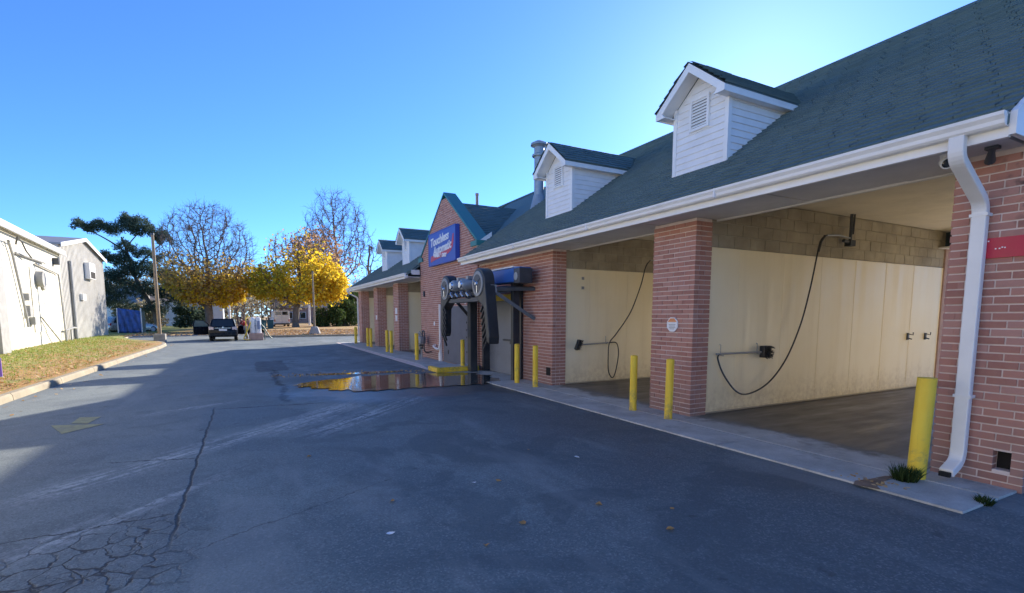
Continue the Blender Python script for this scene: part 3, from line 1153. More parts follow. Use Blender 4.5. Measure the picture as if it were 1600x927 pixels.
def divider(y0, y1, x0, detailed):
    m = MB().box(x0 + .002, XB, y0 + 0.02, y1 - 0.02, 0.02, ZC)
    d = m.build('bay_divider', 'block_joint', bld)
    pan = [x0 + 0.0, 7.85, 9.1, 10.3, 11.5, 12.7, 13.9, XB]
    if not detailed:
        MB().box(x0, XB - .01, y0 - 0.002, y0 + .02, .08, 2.93).build('panel', 'cream_panel', d)
    else:
        for a, b in zip(pan[:-1], pan[1:]):
            MB().box(a + 0.003, b - 0.003, y0 - 0.004, y0 + .018, .085, 2.925).build('panel', 'cream_panel', d, bevel=0.002)
        for a in pan[1:-1]:
            MB().box(a - 0.014, a + 0.014, y0 - 0.008, y0 - .0045, .09, 2.92).build('panel_strip', 'cream_panel', d)
        MB().box(x0 + .02, XB - .02, y0 - 0.010, y0 + .018, .055, .082).build('base_trim', 'cream_panel', d)
    if y1 - y0 > .3:
        MB().box(x0, XB - .01, y1 - .018, y1 + 0.004, .08, 2.925).build('panel', 'cream_panel', d)
    z = 2.935
    row = 0
    st = MB()
    while z < ZC - .02:
        zt = min(z + 0.205, ZC - .004)
        x = x0 + (0.0 if row % 2 else -0.205)
        while x < XB:
            a, b = max(x0 + .002, x + .005), min(x + 0.405, XB)
            if b - a > .04:
                if detailed and a < 14:
                    MB().box(a, b, y0 + .004 + random.uniform(-.003, .003), y0 + .04, z + .005, zt - .005).build('block', 'block', d)
                else:
                    st.box(a, b, y0 + .004, y0 + .04, z + .005, zt - .005)
            x += 0.41
        z += 0.21
        row += 1
    if st.v:
        stuffpart(st, 'block_courses', 'block', d)
    return d


divider(6.155, 7.07, 7.085, True)
divider(10.585, 11.5, 7.10, True)
divider(24.70, 25.5, 7.2, False)
divider(29.10, 29.9, 7.2, False)
divider(33.64, 34.4, 7.2, False)
dv = MB().box(7.16, XB, 2.20, 2.655, 0.0, ZC)
dv.build('end_partition', 'cream_panel', bld)
MB().box(7.155, XB - .02, 2.06, 2.195, 0.0, ZS + .02).build('end_gable_base', 'pink_block', bld)
dv = MB().box(7.05, XB, 20.45, 20.90, 0.0, ZC)
dv.box(7.05, XB, 14.60, 14.9, 0.0, ZC)
dv.build('service_room_wall', 'block', bld)
# ceiling and soffit
XE = 6.08
for a, b in ((2.10, 14.93), (20.92, 34.62)):
    MB().box(7.28, XB + .1, a + .05, b - .05, ZC, ZC + .05).build('bay_ceiling', 'ceiling', bld)
    MB().box(7.22, 7.279, a + .05, b - .05, ZS - .02, ZC + .02).build('ceiling_step', 'soffit', bld)
    y = a + .02
    k = 0
    while y < b - .1:
        e = min(y + 1.22, b - .01)
        MB().box(XE + .035, 7.215, y + .008, e - .008, ZS + .008 * (k % 2), ZS + .03).build('soffit_panel', 'soffit', bld)
        y = e
        k += 1
    MB().box(XB - .35, XB + .65, a + .05, b - .05, ZS, ZS + .03).build('rear_soffit', 'soffit', bld)
# rear pillars (drive through bays open at the back)
rp = MB()
for y, wy in ((1.9, .76), (6.12, .98), (10.55, 4.4), (14.95, 5.95), (24.65, .95), (29.05, .95), (33.6, .8)):
    MB().box(XB - .02, XB + .40, y, y + wy, 0, ZS).build('rear_pillar', 'pink_block', bld)

# --- roof
SL = 0.69
ZE = 3.53
XR = 11.0
ZR = ZE + SL * (XR - 6.05)


def roof_z(x):
    return ZE + SL * (x - 6.05) if x <= XR else ZR - SL * (x - XR)


def shingles(O, U, V, N, ulen, vlen, keep=None, tab=0.32, exp=0.145):
    """tabs on a plane: O origin at the eave, U along eave, V up slope, N normal"""
    m = MB()
    O, U, V, N = map(Vector, (O, U, V, N))
    rows = int(vlen / exp) + 1
    for r in range(rows):
        v0 = r * exp
        v1 = min(v0 + exp + .03, vlen)
        if v1 - v0 < .03:
            continue
        u = -(r % 2) * tab * 0.5 - (r % 3) * .07
        while u < ulen:
            a, b = max(u, 0), min(u + tab - .006, ulen)
            u += tab
            if b - a < .02:
                continue
            if keep and not keep((a + b) / 2, v0):
                continue
            h = 0.026 + random.uniform(0, .009)
            dv = random.uniform(-.004, .004)
            p = [O + U * a + V * (v0 + dv), O + U * b + V * (v0 + dv), O + U * b + V * v1, O + U * a + V * v1]
            m.add([p[0] + N * h, p[1] + N * h, p[2] + N * .003, p[3] + N * .003, p[0], p[1]], [(0, 1, 2, 3), (4, 5, 1, 0)])
    return m


cosl = 1 / math.sqrt(1 + SL * SL)
Vs = Vector((cosl, 0, SL * cosl))
Ns = Vector((-SL * cosl, 0, cosl))
SLEN = (XR - 6.03) / cosl
for a, b in ((2.05, 14.96), (20.90, 34.65)):
    m = MB()
    m.prism([(6.03, a, ZE - .02), (XR, a, ZR - .006), (2 * XR - 6.03, a, ZE - .02), (2 * XR - 6.03, a, ZE - .10), (XR, a, ZR - .10), (6.03, a, ZE - .10)], (0, b - a, 0))
    rf = m.build('roof', 'shingle', bld)
    sh = shingles((6.03, a, ZE - .018), (0, 1, 0), Vs, Ns, b - a, SLEN)
    stuffpart(sh, 'shingles', 'shingle', rf, fix=False)
    rc = MB()
    rc.prism([(XR - .16, a, ZR - .10), (XR, a, ZR + .025), (XR + .16, a, ZR - .10)], (0, b - a, 0))
    rc.build('ridge_cap', 'shingle', rf)
    # rake boards at the open ends
    for yy, sgn in ((a, -1), (b, 1)):
        if (a < 10 and sgn > 0) or (a > 10 and sgn < 0):
            continue
        y_ = yy - .05 if sgn < 0 else yy
        bd = MB()
        bd.prism([(XE - .02, y_, ZS - .03), (XE - .02, y_, ZE + .02), (XR, y_, ZR + .03), (2 * XR - XE, y_, ZE + .02), (2 * XR - XE, y_, ZS - .03), (2 * XR - XE - .5, y_, ZS - .03), (XR, y_, ZR - .30), (XE + .75, y_, ZS - .03)], (0, .05, 0))
        bd.build('rake_board', 'white_trim', bld)
        ge = MB()
        ge.prism([(XF + .02, yy - .02 * sgn, ZS - .05), (XR, yy - .02 * sgn, ZR - .2), (XB + .2, yy - .02 * sgn, ZS - .05)], (0, -.06 * sgn, 0))
        ge.build('gable_infill', 'siding', bld)
    # gutter and fascia
    MB().box(XE - .0, XE + .03, a, b, ZS - .03, ZE - .03).build('fascia', 'white_trim', bld)
    MB().box(XE - .018, XE + .034, a, b, ZS - .045, ZS - .031).build('drip_edge', 'white_trim', bld)
    gt = MB()
    x1 = XE - .003
    prof = [(x1, ZS + .045), (x1 - .075, ZS + .045), (x1 - .095, ZS + .065), (x1 - .10, ZS + .10), (x1 - .125, ZS + .135), (x1 - .125, ZS + .165), (x1 - .115, ZS + .165), (x1 - .115, ZS + .14), (x1 - .088, ZS + .102), (x1 - .084, ZS + .07), (x1 - .07, ZS + .055), (x1, ZS + .055)]
    gt.prism([(px, a + .02, pz) for px, pz in prof], (0, b - a - .04, 0))
    gt.prism([(px, a + .005, pz) for px, pz in prof[:6] + [(x1, ZS + .165)]], (0, .014, 0))
    gt.prism([(px, b - .019, pz) for px, pz in prof[:6] + [(x1, ZS + .165)]], (0, .014, 0))
    gt.build('gutter', 'white_trim', bld)
    y = a + 3.1
    while y < b - .3:
        MB().box(x1 - .128, x1 - .083, y - .012, y + .012, ZS + .042, ZS + .167).build('gutter_joint', 'white_trim', bld)
        y += 3.05
# cross gable roof behind the parapet
CZ = 5.93
for sgn in (-1, 1):
    hwid = (GY1 - GY0) / 2 + .05
    zlow = CZ - SL * hwid
    m = MB()
    x_end_top = 6.05 + (CZ - ZE) / SL
    x_end_low = 6.05 + (zlow - ZE) / SL
    ysh = GC + sgn * hwid
    m.add([(7.0, GC, CZ), (x_end_top + .25, GC, CZ), (max(7.0, x_end_low) + .25, ysh, zlow), (7.0, ysh, zlow)], [(0, 1, 2, 3)])
    cr_ = m.build('cross_roof', 'shingle', bld)
    Uc, Vc = Vector((1, 0, 0)), Vector((0, -sgn * cosl, SL * cosl))
    Nc = Vector((0, sgn * SL * cosl, cosl))
    vl = hwid / cosl

    def keep(u, v, zl=zlow):
        z = zl + v * SL * cosl
        return 7.0 + u < 6.05 + (z - ZE) / SL + .2
    sh = shingles((7.0, ysh, zlow + .005), Uc, Vc, Nc, x_end_top - 7.0 + .2, vl, keep)
    stuffpart(sh, 'shingles', 'shingle', cr_, fix=False)
# fill of main roof slab behind the cross gable
m = MB()
m.prism([(7.0, 14.96, 4.0), (XR, 14.96, ZR - .01), (2 * XR - 6.03, 14.96, ZE - .02), (2 * XR - 6.03, 14.96, ZE - .1), (XR, 14.96, ZR - .1), (7.0, 14.96, 3.95)], (0, 5.94, 0))
m.build('roof', 'shingle', bld)
MB().prism([(XR - .16, 14.96, ZR - .10), (XR, 14.96, ZR + .025), (XR + .16, 14.96, ZR - .10)], (0, 5.94, 0)).build('ridge_cap', 'shingle', bld)
# white step flashing where the eave meets the gable
MB().prism([(6.62, 14.925, ZE + .38), (6.62, 14.925, ZE + .55), (7.15, 14.925, ZE + .92), (7.15, 14.925, ZE + .75)], (0, .02, 0)).build('step_flashing', 'white_trim', bld)

# --- dormers
XD = 7.20


def dormer(yc, detailed):
    HW = 0.585
    z0 = roof_z(XD)
    zp = 6.03       # ridge
    oh, fo = 0.17, 0.32
    zeo = 5.42      # roof edge
    sslope = (zp - zeo) / (HW + oh)
    ze = zp - sslope * HW - .06       # wall top
    y0, y1 = yc - HW, yc + HW
    xe = 6.05 + (ze - ZE) / SL
    core = MB()
    core.prism([(XD + .015, y0 + .015, z0 - .1), (XD + .015, y0 + .015, ze), (XD + .015, yc, zp - .08), (XD + .015, y1 - .015, ze), (XD + .015, y1 - .015, z0 - .1)], (xe - XD + .2, 0, 0))
    d = core.build('dormer', 'siding', bld)
    # clapboards: front and two sides
    bh = 0.112
    n = int((zp - z0) / bh) + 1
    st_ = MB()
    for k in range(n):
        za = z0 - .03 + k * bh
        zb = za + bh
        if za > zp - .2:
            break
        zm = (za + zb) / 2
        hw_ = HW - .05 if zb < ze else min(HW - .05, (zp - .1 - zb) / sslope)
        if hw_ > .05:
            m = MB().prism([(XD - .014, yc - hw_, za), (XD + .004, yc - hw_, zb), (XD + .02, yc - hw_, zb), (XD + .02, yc - hw_, za)], (0, 2 * hw_, 0))
            if detailed:
                m.build('clapboard', 'siding', d)
            else:
                st_.add(m.v, m.f)
        if zb < ze + .06:
            xa = XD + .05
            xb = max(6.05 + (zb - ZE) / SL + .05, xa + .05)
            for yy, sg in ((y0, 1), (y1, -1)):
                m = MB().prism([(xa, yy - .014 * sg, za), (xa, yy + .004 * sg, zb), (xa, yy + .02 * sg, zb), (xa, yy + .02 * sg, za)], (xb - xa, 0, 0))
                if detailed:
                    m.build('clapboard', 'siding', d)
                else:
                    st_.add(m.v, m.f)
    if st_.v:
        stuffpart(st_, 'clapboards', 'siding', d)
    for yy, sg in ((y0, 1), (y1, -1)):
        m = MB().box(XD - .022, XD + .06, min(yy - .022 * sg, yy + .055 * sg), max(yy - .022 * sg, yy + .055 * sg), z0 - .08, ze)
        m.build('corner_board', 'white_trim', d)
    # vent
    va, vb = 5.04, 5.50
    vw = .165
    for a, b, c, e in ((-vw - .045, -vw, va, vb), (vw, vw + .045, va, vb), (-vw - .045, vw + .045, va - .045, va), (-vw - .045, vw + .045, vb, vb + .045)):
        MB().box(XD - .045, XD, yc + a, yc + b, c, e).build('vent_frame', 'white_trim', d)
    MB().box(XD - .016, XD - .012, yc - vw, yc + vw, va, vb).build('vent_back', 'dark_void', d)
    for k in range(9):
        z = va + (k + .15) * (vb - va) / 9
        m = MB().prism([(XD - .042, yc - vw + .002, z), (XD - .018, yc - vw + .002, z + .035), (XD - .018, yc - vw + .002, z + .05), (XD - .042, yc - vw + .002, z + .015)], (0, 2 * vw - .004, 0))
        m.build('slat', 'white_trim', d)
    # roof with overhang
    xt = 6.05 + (zp - ZE) / SL + .15
    xl = 6.05 + (zeo - ZE) / SL + .12
    for sg in (-1, 1):
        m = MB()
        ye = yc + sg * (HW + oh)
        t = 0.02
        m.add([(XD - fo, yc, zp + t), (xt, yc, zp + t), (xl, ye, zeo + t), (XD - fo, ye, zeo + t), (XD - fo, yc, zp), (xt, yc, zp), (xl, ye, zeo), (XD - fo, ye, zeo)],
              [(0, 1, 2, 3), (7, 6, 5, 4), (3, 2, 6, 7), (0, 3, 7, 4), (1, 5, 6, 2)])
        dr = m.build('dormer_roof', 'shingle', d)
        Vd = Vector((0, -sg * (HW + oh), zp - zeo))
        vl = Vd.length
        Vd.normalize()
        Nd = Vector((0, sg * (zp - zeo), HW + oh)).normalized()

        def kp(u, v, zeo=zeo, Vd=Vd):
            return XD - fo + u < 6.05 + (zeo + Vd.z * v - ZE) / SL + .15
        sh = shingles((XD - fo - .015, ye + sg * .01, zeo + t + .003), (1, 0, 0), Vd, Nd, xt - XD + fo, vl, kp)
        stuffpart(sh, 'shingles', 'shingle', dr, fix=False)
        # side fascia and soffit, front rake
        MB().prism([(XD - fo + .01, ye - sg * .005, zeo + .016), (XD - fo + .01, ye - sg * .005, zeo - .10), (6.05 + (zeo - .10 - ZE) / SL, ye - sg * .005, zeo - .10), (6.05 + (zeo + .016 - ZE) / SL, ye - sg * .005, zeo + .016)], (0, -sg * .025, 0)).build('side_fascia', 'white_trim', d)
        MB().box(XD - fo + .03, 6.05 + (zeo - ZE) / SL - .05, min(ye - sg * .03, yc + sg * (HW - .02)), max(ye - sg * .03, yc + sg * (HW - .02)), zeo - .085, zeo - .07).build('eave_soffit', 'white_trim', d)
        MB().prism([(XD - fo, ye, zeo - .10), (XD - fo, ye, zeo + .018), (XD - fo, yc, zp + .018), (XD - fo, yc, zp - .145), (XD - fo, ye - sg * .15, zeo - .02), (XD - fo, ye - sg * .22, zeo - .10)], (.03, 0, 0)).build('rake_trim', 'white_trim', d)
        MB().prism([(XD - fo + .03, ye - sg * .03, zeo - .03), (XD - fo + .03, yc, zp - .045), (XD - fo + .03, yc, zp - .06), (XD - fo + .03, ye - sg * .03, zeo - .045)], (fo - .02, 0, 0)).build('rake_soffit', 'white_trim', d)
    MB().box(XD - .035, XD + .03, y0 - .01, y1 + .01, z0 - .06, z0 + .005).build('apron_flashing', 'white_trim', d)
    return d


dormer(6.58, True)
dormer(11.07, True)
dormer(24.85, False)
dormer(29.15, False)

# roof flues
fl_ = MB()
fx, fy = 9.1, 15.25
fz = roof_z(fx)
fl_.tube([(fx, fy, fz - .3), (fx, fy, fz + 1.55)], .165, 18)
fob = fl_.build('flue', 'galv', bld)
auto_smooth(fob)
m = MB()
m.tube([(fx, fy, fz - .25), (fx, fy, fz + .22)], [.30, .19], 18)
m.build('flue_collar', 'galv', fob)
m = MB()
m.tube([(fx, fy, fz + 1.50), (fx, fy, fz + 1.56), (fx, fy, fz + 1.60), (fx, fy, fz + 1.80), (fx, fy, fz + 1.88)], [.24, .24, .17, .17, .28], 18)
m.tube([(fx, fy, fz + 1.86), (fx, fy, fz + 1.93), (fx, fy, fz + 2.02)], [.29, .28, .1], 18)
auto_smooth(m.build('flue_cap', 'galv', fob))
m = MB()
m.tube([(8.7, 19.55, 5.0), (8.7, 19.55, 6.72)], .06, 10)
m.tube([(8.7, 19.55, 6.70), (8.7, 19.55, 6.78)], .075, 10)
m.build('vent_pipe', 'pink_block', bld)

# downspouts
def elbow(pts, n=5):
    """round the corners of a polyline"""
    out = [Vector(pts[0])]
    for i in range(1, len(pts) - 1):
        a, b, c = Vector(pts[i - 1]), Vector(pts[i]), Vector(pts[i + 1])
        r = min(.11, (a - b).length * .45, (c - b).length * .45)
        p, q = b + (a - b).normalized() * r, b + (c - b).normalized() * r
        for k in range(n + 1):
            t = k / n
            out.append(p * (1 - t) ** 2 + b * 2 * t * (1 - t) + q * t * t)
    out.append(Vector(pts[-1]))
    return out


ds = MB()
ds.rect_sweep(elbow([(6.03, 2.40, ZS + .05), (6.03, 2.40, ZS - .14), (XF - .065, 2.40, ZS - .50), (XF - .065, 2.40, .22), (XF - .30, 2.40, .12)]), .062, .042)
dso = ds.build('downspout', 'white_trim', bld, bevel=.012)
MB().box(XF - .345, XF - .31, 2.352, 2.448, .085, .135).build('spout_mouth', 'dark_void', dso)
for z in (2.75, .9):
    MB().box(XF - .113, XF - .003, 2.325, 2.475, z, z + .03).build('spout_strap', 'white_trim', dso)
ds = MB()
ds.rect_sweep(elbow([(6.03, 34.45, ZS + .05), (6.03, 34.45, ZS - .12), (XF - .06, 34.45, ZS - .42), (XF - .06, 34.45, .1)]), .05, .04)
ds.build('downspout', 'white_trim', bld)
ds = MB()
ds.rect_sweep([(GX - .06, 18.35, 2.2), (GX - .06, 18.35, .05)], .05, .04)
ds.tube([(GX - .06, 18.35, .0), (GX - .06, 18.35, .35)], .085, 10)
ds.build('standpipe', 'white_trim', bld)

# doors in the front wall
dr = MB().box(XF + .16, XF + .22, 12.10, 14.60, .02, 2.36).build('wash_door', 'grey_door', bld)
for z in (.62, 1.2, 1.78):
    MB().box(XF + .148, XF + .165, 12.14, 14.56, z, z + .02).build('door_rib', 'grey_door', dr)
MB().box(XF + .09, XF + .155, 12.55, 13.45, 1.02, 1.07).build('push_bar', 'dark_steel', dr)
MB().box(XF + .125, XF + .155, 12.92, 13.06, .93, 1.03).build('bar_bracket', 'dark_steel', dr)
MB().box(XF - .06, XF + .2, 12.04, 12.16, 0.02, 3.0).build('door_jamb', 'black_plastic', bld)
MB().box(XF - .06, XF + .2, 14.5, 14.62, 0.02, 3.0).build('door_jamb', 'black_plastic', bld)
MB().box(XF - .10, XF + .1, 12.17, 14.49, 2.20, 2.36).build('clearance_beam', 'yellow_paint', bld)
sp = MB().box(GX - .05, GX - .004, 15.45, 18.05, .05, 2.10).build('service_door', 'slate_panel', bld)
m = MB()
for z in (.5, 1.0, 1.25, 1.5):
    m.box(GX - .065, GX - .05, 15.75, 15.79, z, z + .06)
m.box(GX - .07, GX - .05, 16.2, 16.26, .35, .55)
m.box(GX - .07, GX - .05, 17.5, 17.56, .35, .5)
m.build('latch', 'black_plastic', sp)
MB().box(GX - .02, GX - .003, 16.7, 17.3, 2.18, 2.34).build('door_notice', 'sign_white', bld)
MB().box(GX - .06, GX - .003, 20.32, 20.42, 2.55, 2.78).build('wall_light', 'dark_steel', bld)
for y, z in ((16.0, 2.25), (19.2, 1.45)):
    MB().disc((GX - .004, y, z), (-1, 0, 0), .09, 14).build('wall_notice', 'sign_white', bld)
MB().box(GX - .05, GX - .003, 15.1, 15.22, .95, 1.1).build('switch_box', 'dark_steel', bld)
MB().box(XF - .004, XF + .02, 10.62, 10.82, .26, .46).build('drain_vent', 'dark_void', bld)
# ------------------------------------------------------------------ bollards
def bollard(x, y, h, r, label, lean=(0, 0), dome=True):
    root = empty('bollard', (x, y, 0), label, 'bollard', 'yellow bollards along the bays')
    m = MB()
    lx, ly = lean
    m.tube([(x, y, 0.0), (x + lx * .5, y + ly * .5, h * .5), (x + lx, y + ly, h)], r, 20, cap=False)
    auto_smooth(m.build('post', 'yellow_paint', root))
    m = MB()
    k = 6
    m.tube([(x + lx, y + ly, h + r * (.32 if dome else .04) * math.sin(i / k * math.pi / 2)) for i in range(k + 1)], [max(.004, r * math.cos(i / k * math.pi / 2)) if dome else r * (1 - .0 * i) for i in range(k + 1)], 20)
    auto_smooth(m.build('cap', 'yellow_paint', root), 60)
    return root


bollard(6.30, 2.62, 1.10, .085, 'big nearest yellow bollard with a grass tuft at its foot', (.02, -.02), False)
bollard(6.25, 6.17, 1.02, .066, 'yellow bollard in front of the near brick pillar, right of its pair', (.01, 0))
bollard(6.25, 7.05, 1.02, .066, 'yellow bollard left of its pair before the near brick pillar')
bollard(6.22, 10.55, 1.02, .066, 'yellow bollard at the brick corner right of the wash door')
bollard(6.18, 11.42, 1.02, .066, 'yellow bollard just right of the wash door jamb')
bollard(6.12, 14.98, .98, .066, 'short yellow bollard rising from the yellow island')
bollard(5.95, 19.35, 1.05, .075, 'yellow bollard beside the gas meter')
bollard(6.02, 23.55, 1.05, .075, 'right one of the yellow pair before the first far pillar')
bollard(6.02, 24.35, 1.05, .075, 'left one of the yellow pair before the first far pillar')
bollard(6.15, 28.5, 1.05, .075, 'right one of the yellow pair before the second far pillar')
bollard(6.15, 29.35, 1.05, .075, 'left one of the yellow pair before the second far pillar')
bollard(6.10, 32.6, 1.05, .085, 'farthest yellow bollard by the end downspout')
isl = empty('yellow_island', (5.9, 15.2, 0), 'low kerb island with yellow painted edges at the wash entrance', 'kerb island')
MB().box(5.16, 6.60, 14.74, 15.60, 0.0, .15).build('island_edge', 'yellow_paint', isl, bevel=.02)
MB().box(5.28, 6.60, 14.87, 15.58, .151, .157).build('island_top', 'apron', isl)

# ------------------------------------------------------------------ wash machine (dryer arch) in front of the door
MX = 5.62
mc = empty('wash_machine', (MX, 13.6, 0), 'black touchless wash arch with two drum arms and slanted fins over the wash door', 'wash machine')


def drum(yc, zc, r, yb, zb, inward, name='drum_arm'):
    """volute housing in the YZ plane with a tapering arm down to (yb,zb)"""
    pts = []
    t = 0.30
    n = 30
    dirv = Vector((yb - yc, zb - zc))
    # outline: drum circle, then a narrow arm that leaves its outer side
    o_ = -inward
    out = []
    wa = .20
    a_s, a_e = (R(180), R(-62)) if o_ < 0 else (R(0), R(242))
    for k in range(n + 1):
        a = a_s + (a_e - a_s) * k / n
        out.append((yc + r * math.cos(a), zc + r * math.sin(a)))
    ay0 = yc + o_ * r
    lean = (yb - yc)
    zk = zc - r * 1.5
    yk = lambda z: ay0 + lean * max(0, (zc - z)) / (zc - zb)
    arm = [(yk(zk) - o_ * wa, zk), (yk(zb + .12) - o_ * wa * .95, zb + .12), (yk(zb) - o_ * wa * .45, zb), (yk(zb) - o_ * .06, zb + .04), (yk(zb + .2), zb + .2)]
    poly = out + arm
    m = MB()
    m.prism([(MX - t / 2, a, b) for a, b in poly], (t, 0, 0))
    h = m.build(name, 'black_plastic', mc, bevel=.025)
    m = MB()
    rr = r * .80
    m.tube([(MX - t / 2 - .03, yc, zc), (MX - t / 2 + .02, yc, zc)], [rr, rr], 30)
    m.build('drum_ring', 'grey_ring', h, bevel=.012)
    m = MB()
    m.tube([(MX - t / 2 - .036, yc, zc), (MX - t / 2 - .031, yc, zc)], [rr * .74, rr * .74], 28)
    m.build('drum_mesh', 'dark_steel', h)
    m = MB()
    m.tube([(MX - t / 2 - .085, yc, zc), (MX - t / 2 - .037, yc, zc)], [.035, .06], 14)
    for k in range(3):
        a = 2 * math.pi * k / 3 + .5
        m.tube([(MX - t / 2 - .045, yc, zc), (MX - t / 2 - .045, yc + rr * .72 * math.cos(a), zc + rr * .72 * math.sin(a))], .012, 6)
    m.build('drum_hub', 'chrome', h)
    # slanted fins on the inner side of the arm
    for k in range(7):
        z_ = zc - r * 1.15 - k * .165
        y_ = yk(max(z_, zb)) - o_ * wa * .9
        m = MB()
        m.rect_sweep([(MX - .11, y_ - inward * .04, z_ + .04), (MX - .11, y_ + inward * .25, z_ - .28)], .03, .02, (1, 0, 0))
        m.build('fin', 'black_rubber', h, bevel=.008)
    return h


drum(12.27, 2.60, .41, 11.98, 1.02, +1)
drum(14.75, 2.57, .41, 14.82, 1.10, -1)
m = MB()
m.box(MX - .10, MX + .22, 12.4, 14.6, 2.14, 2.26)
m.box(MX + .05, MX + .20, 11.9, 14.9, 2.30, 2.42)
m.build('cross_beam', 'dark_steel', mc, bevel=.01)
for yy in (13.15, 13.85):
    m = MB()
    m.tube([(MX - .28, yy, 2.62), (MX - .24, yy, 2.62), (MX + .20, yy, 2.62)], [.13, .155, .155], 20)
    mo = auto_smooth(m.build('motor', 'galv', mc))
    m = MB()
    m.tube([(MX - .33, yy, 2.62), (MX - .275, yy, 2.62)], [.09, .115], 16)
    m.build('motor_cap', 'chrome', mo)
    m = MB()
    m.box(MX - .1, MX + .12, yy - .07, yy + .07, 2.77, 2.86)
    m.build('terminal_box', 'galv', mo)
for i in range(9):
    y = 12.75 + i * .2
    m = MB()
    m.tube([(MX - .14, y, 2.30), (MX - .19, y + .05, 2.38), (MX - .14, y + .11, 2.44)], .032, 8)
    m.build('nozzle', 'chrome' if i % 2 else 'dark_steel', mc)
m = MB()
m.tube([(MX - .08, 12.5, 2.34), (MX - .12, 13.0, 2.24), (MX - .1, 13.6, 2.36), (MX - .12, 14.2, 2.26), (MX - .08, 14.5, 2.36)], .02, 6)
m.build('hose_loop', 'black_rubber', mc)
# frame: posts at the door, header box and struts back to the wall
m = MB()
m.box(6.16, 6.40, 14.42, 14.66, 0.012, 2.9)
m.build('post', 'black_plastic', mc, bevel=.01)
m = MB()
m.box(6.30, 6.50, 11.86, 12.00, 0.012, 2.9)
m.build('post', 'black_plastic', mc, bevel=.01)
m = MB()
m.box(6.10, 6.44, 11.16, 12.95, 2.62, 2.98)
hb = m.build('header_box', 'blue_paint', mc, bevel=.015)
MB().box(6.08, 6.46, 11.12, 11.42, 2.58, 2.95).build('header_end', 'dark_steel', hb, bevel=.01)
MB().prism([(6.07, 11.45, 2.985), (6.46, 11.45, 2.985), (6.46, 12.96, 2.985), (6.07, 12.96, 2.985)], (0, 0, .03)).build('header_lid', 'white_trim', hb)
m = MB()
m.tube([(6.06, 11.28, 2.75), (6.075, 11.28, 2.75)], .10, 16)
m.build('header_port', 'galv', hb)
m = MB()
m.box(6.04, 6.42, 12.0, 14.5, 2.42, 2.54)
m.build('rear_beam', 'dark_steel', mc)
for p, q in (((MX + .1, 11.95, 2.46), (XF - .01, 11.42, 2.46)), ((MX + .12, 11.95, 2.42), (XF - .01, 11.42, 1.68)),
             ((MX + .1, 14.9, 2.40), (GX - .01, 15.25, 1.55)), ((MX + .1, 14.9, 2.44), (GX - .01, 15.2, 2.44))):
    m = MB()
    m.rect_sweep([p, q], .045, .045, (0, 0.95, .3))
    m.build('strut', 'dark_steel', mc)
m = MB()
m.box(MX + .02, MX + .2, 11.85, 12.05, 2.36, 2.56)
m.build('strut_bracket', 'galv', mc)
m = MB()
m.rect_sweep([(MX, 15.28, 2.1), (MX + .1, 15.3, 1.15)], .03, .03)
m.build('hanger', 'grey_pipe', mc)

# ------------------------------------------------------------------ sign on the gable
sg = empty('wall_sign', (GX, 17.85, 3.65), 'blue rectangular sign reading Touchless Automatic on the brick gable', 'sign')
SY0, SY1, SZ0, SZ1 = 16.45, 19.25, 3.70, 4.86
MB().box(GX - .16, GX - .02, SY0, SY1, SZ0, SZ1).build('sign_box', 'sign_blue', sg, bevel=.01)
m = MB()
for a, b, c, d in ((SY0 - .02, SY1 + .02, SZ0 - .03, SZ0), (SY0 - .02, SY1 + .02, SZ1, SZ1 + .03)):
    m.box(GX - .17, GX - .01, a, b, c, d)
for a, b in ((SY0 - .03, SY0), (SY1, SY1 + .03)):
    m.box(GX - .17, GX - .01, a, b, SZ0 - .03, SZ1 + .03)
m.build('sign_frame', 'sign_blue', sg)
# red ribbon: a swoosh along the foot that turns up the right-hand edge
top = [(19.05, 3.80), (18.6, 3.86), (17.9, 3.90), (17.3, 3.95), (16.9, 4.02), (16.68, 4.15), (16.60, 4.35), (16.58, 4.60)]
bot = [(19.0, 4.02), (18.6, 4.07), (17.9, 4.10), (17.3, 4.14), (17.02, 4.18), (16.86, 4.26), (16.76, 4.40), (16.68, 4.60)]
m = MB()
for i in range(len(top) - 1):
    m.add([(GX - .166, *top[i]), (GX - .166, *top[i + 1]), (GX - .166, *bot[i + 1]), (GX - .166, *bot[i])], [(0, 1, 2, 3)])
m.build('ribbon', 'sign_red', sg)


def text(body, y, z, size, mat, parent, x, shear=0.25, width=None, rotz=0.0, bold=.012, name='lettering'):
    cu = bpy.data.curves.new(name, 'FONT')
    cu.body = body
    cu.size = size
    cu.shear = shear
    cu.offset = bold
    cu.align_x = 'CENTER'
    cu.align_y = 'CENTER'
    cu.extrude = 0.006
    tmp = bpy.data.objects.new('tmp_text', cu)
    COL.objects.link(tmp)
    bpy.context.view_layer.update()
    dg = bpy.context.evaluated_depsgraph_get()
    me = bpy.data.meshes.new_from_object(tmp.evaluated_get(dg))
    COL.objects.unlink(tmp)
    bpy.data.objects.remove(tmp)
    xs = [v.co.x for v in me.vertices]
    wid = max(xs) - min(xs)
    k = (width / wid) if width else 1
    c_, s_ = math.cos(rotz), math.sin(rotz)
    off = top_off(parent)
    for v in me.vertices:
        a, b, cz = v.co.x * k, v.co.y, v.co.z
        a, b = a * c_ - b * s_, a * s_ + b * c_
        v.co = Vector((x - cz, y - a, z + b)) - off
    me.materials.clear()
    me.materials.append(MATS[mat])
    o = bpy.data.objects.new(name, me)
    COL.objects.link(o)
    o.parent = parent
    return o


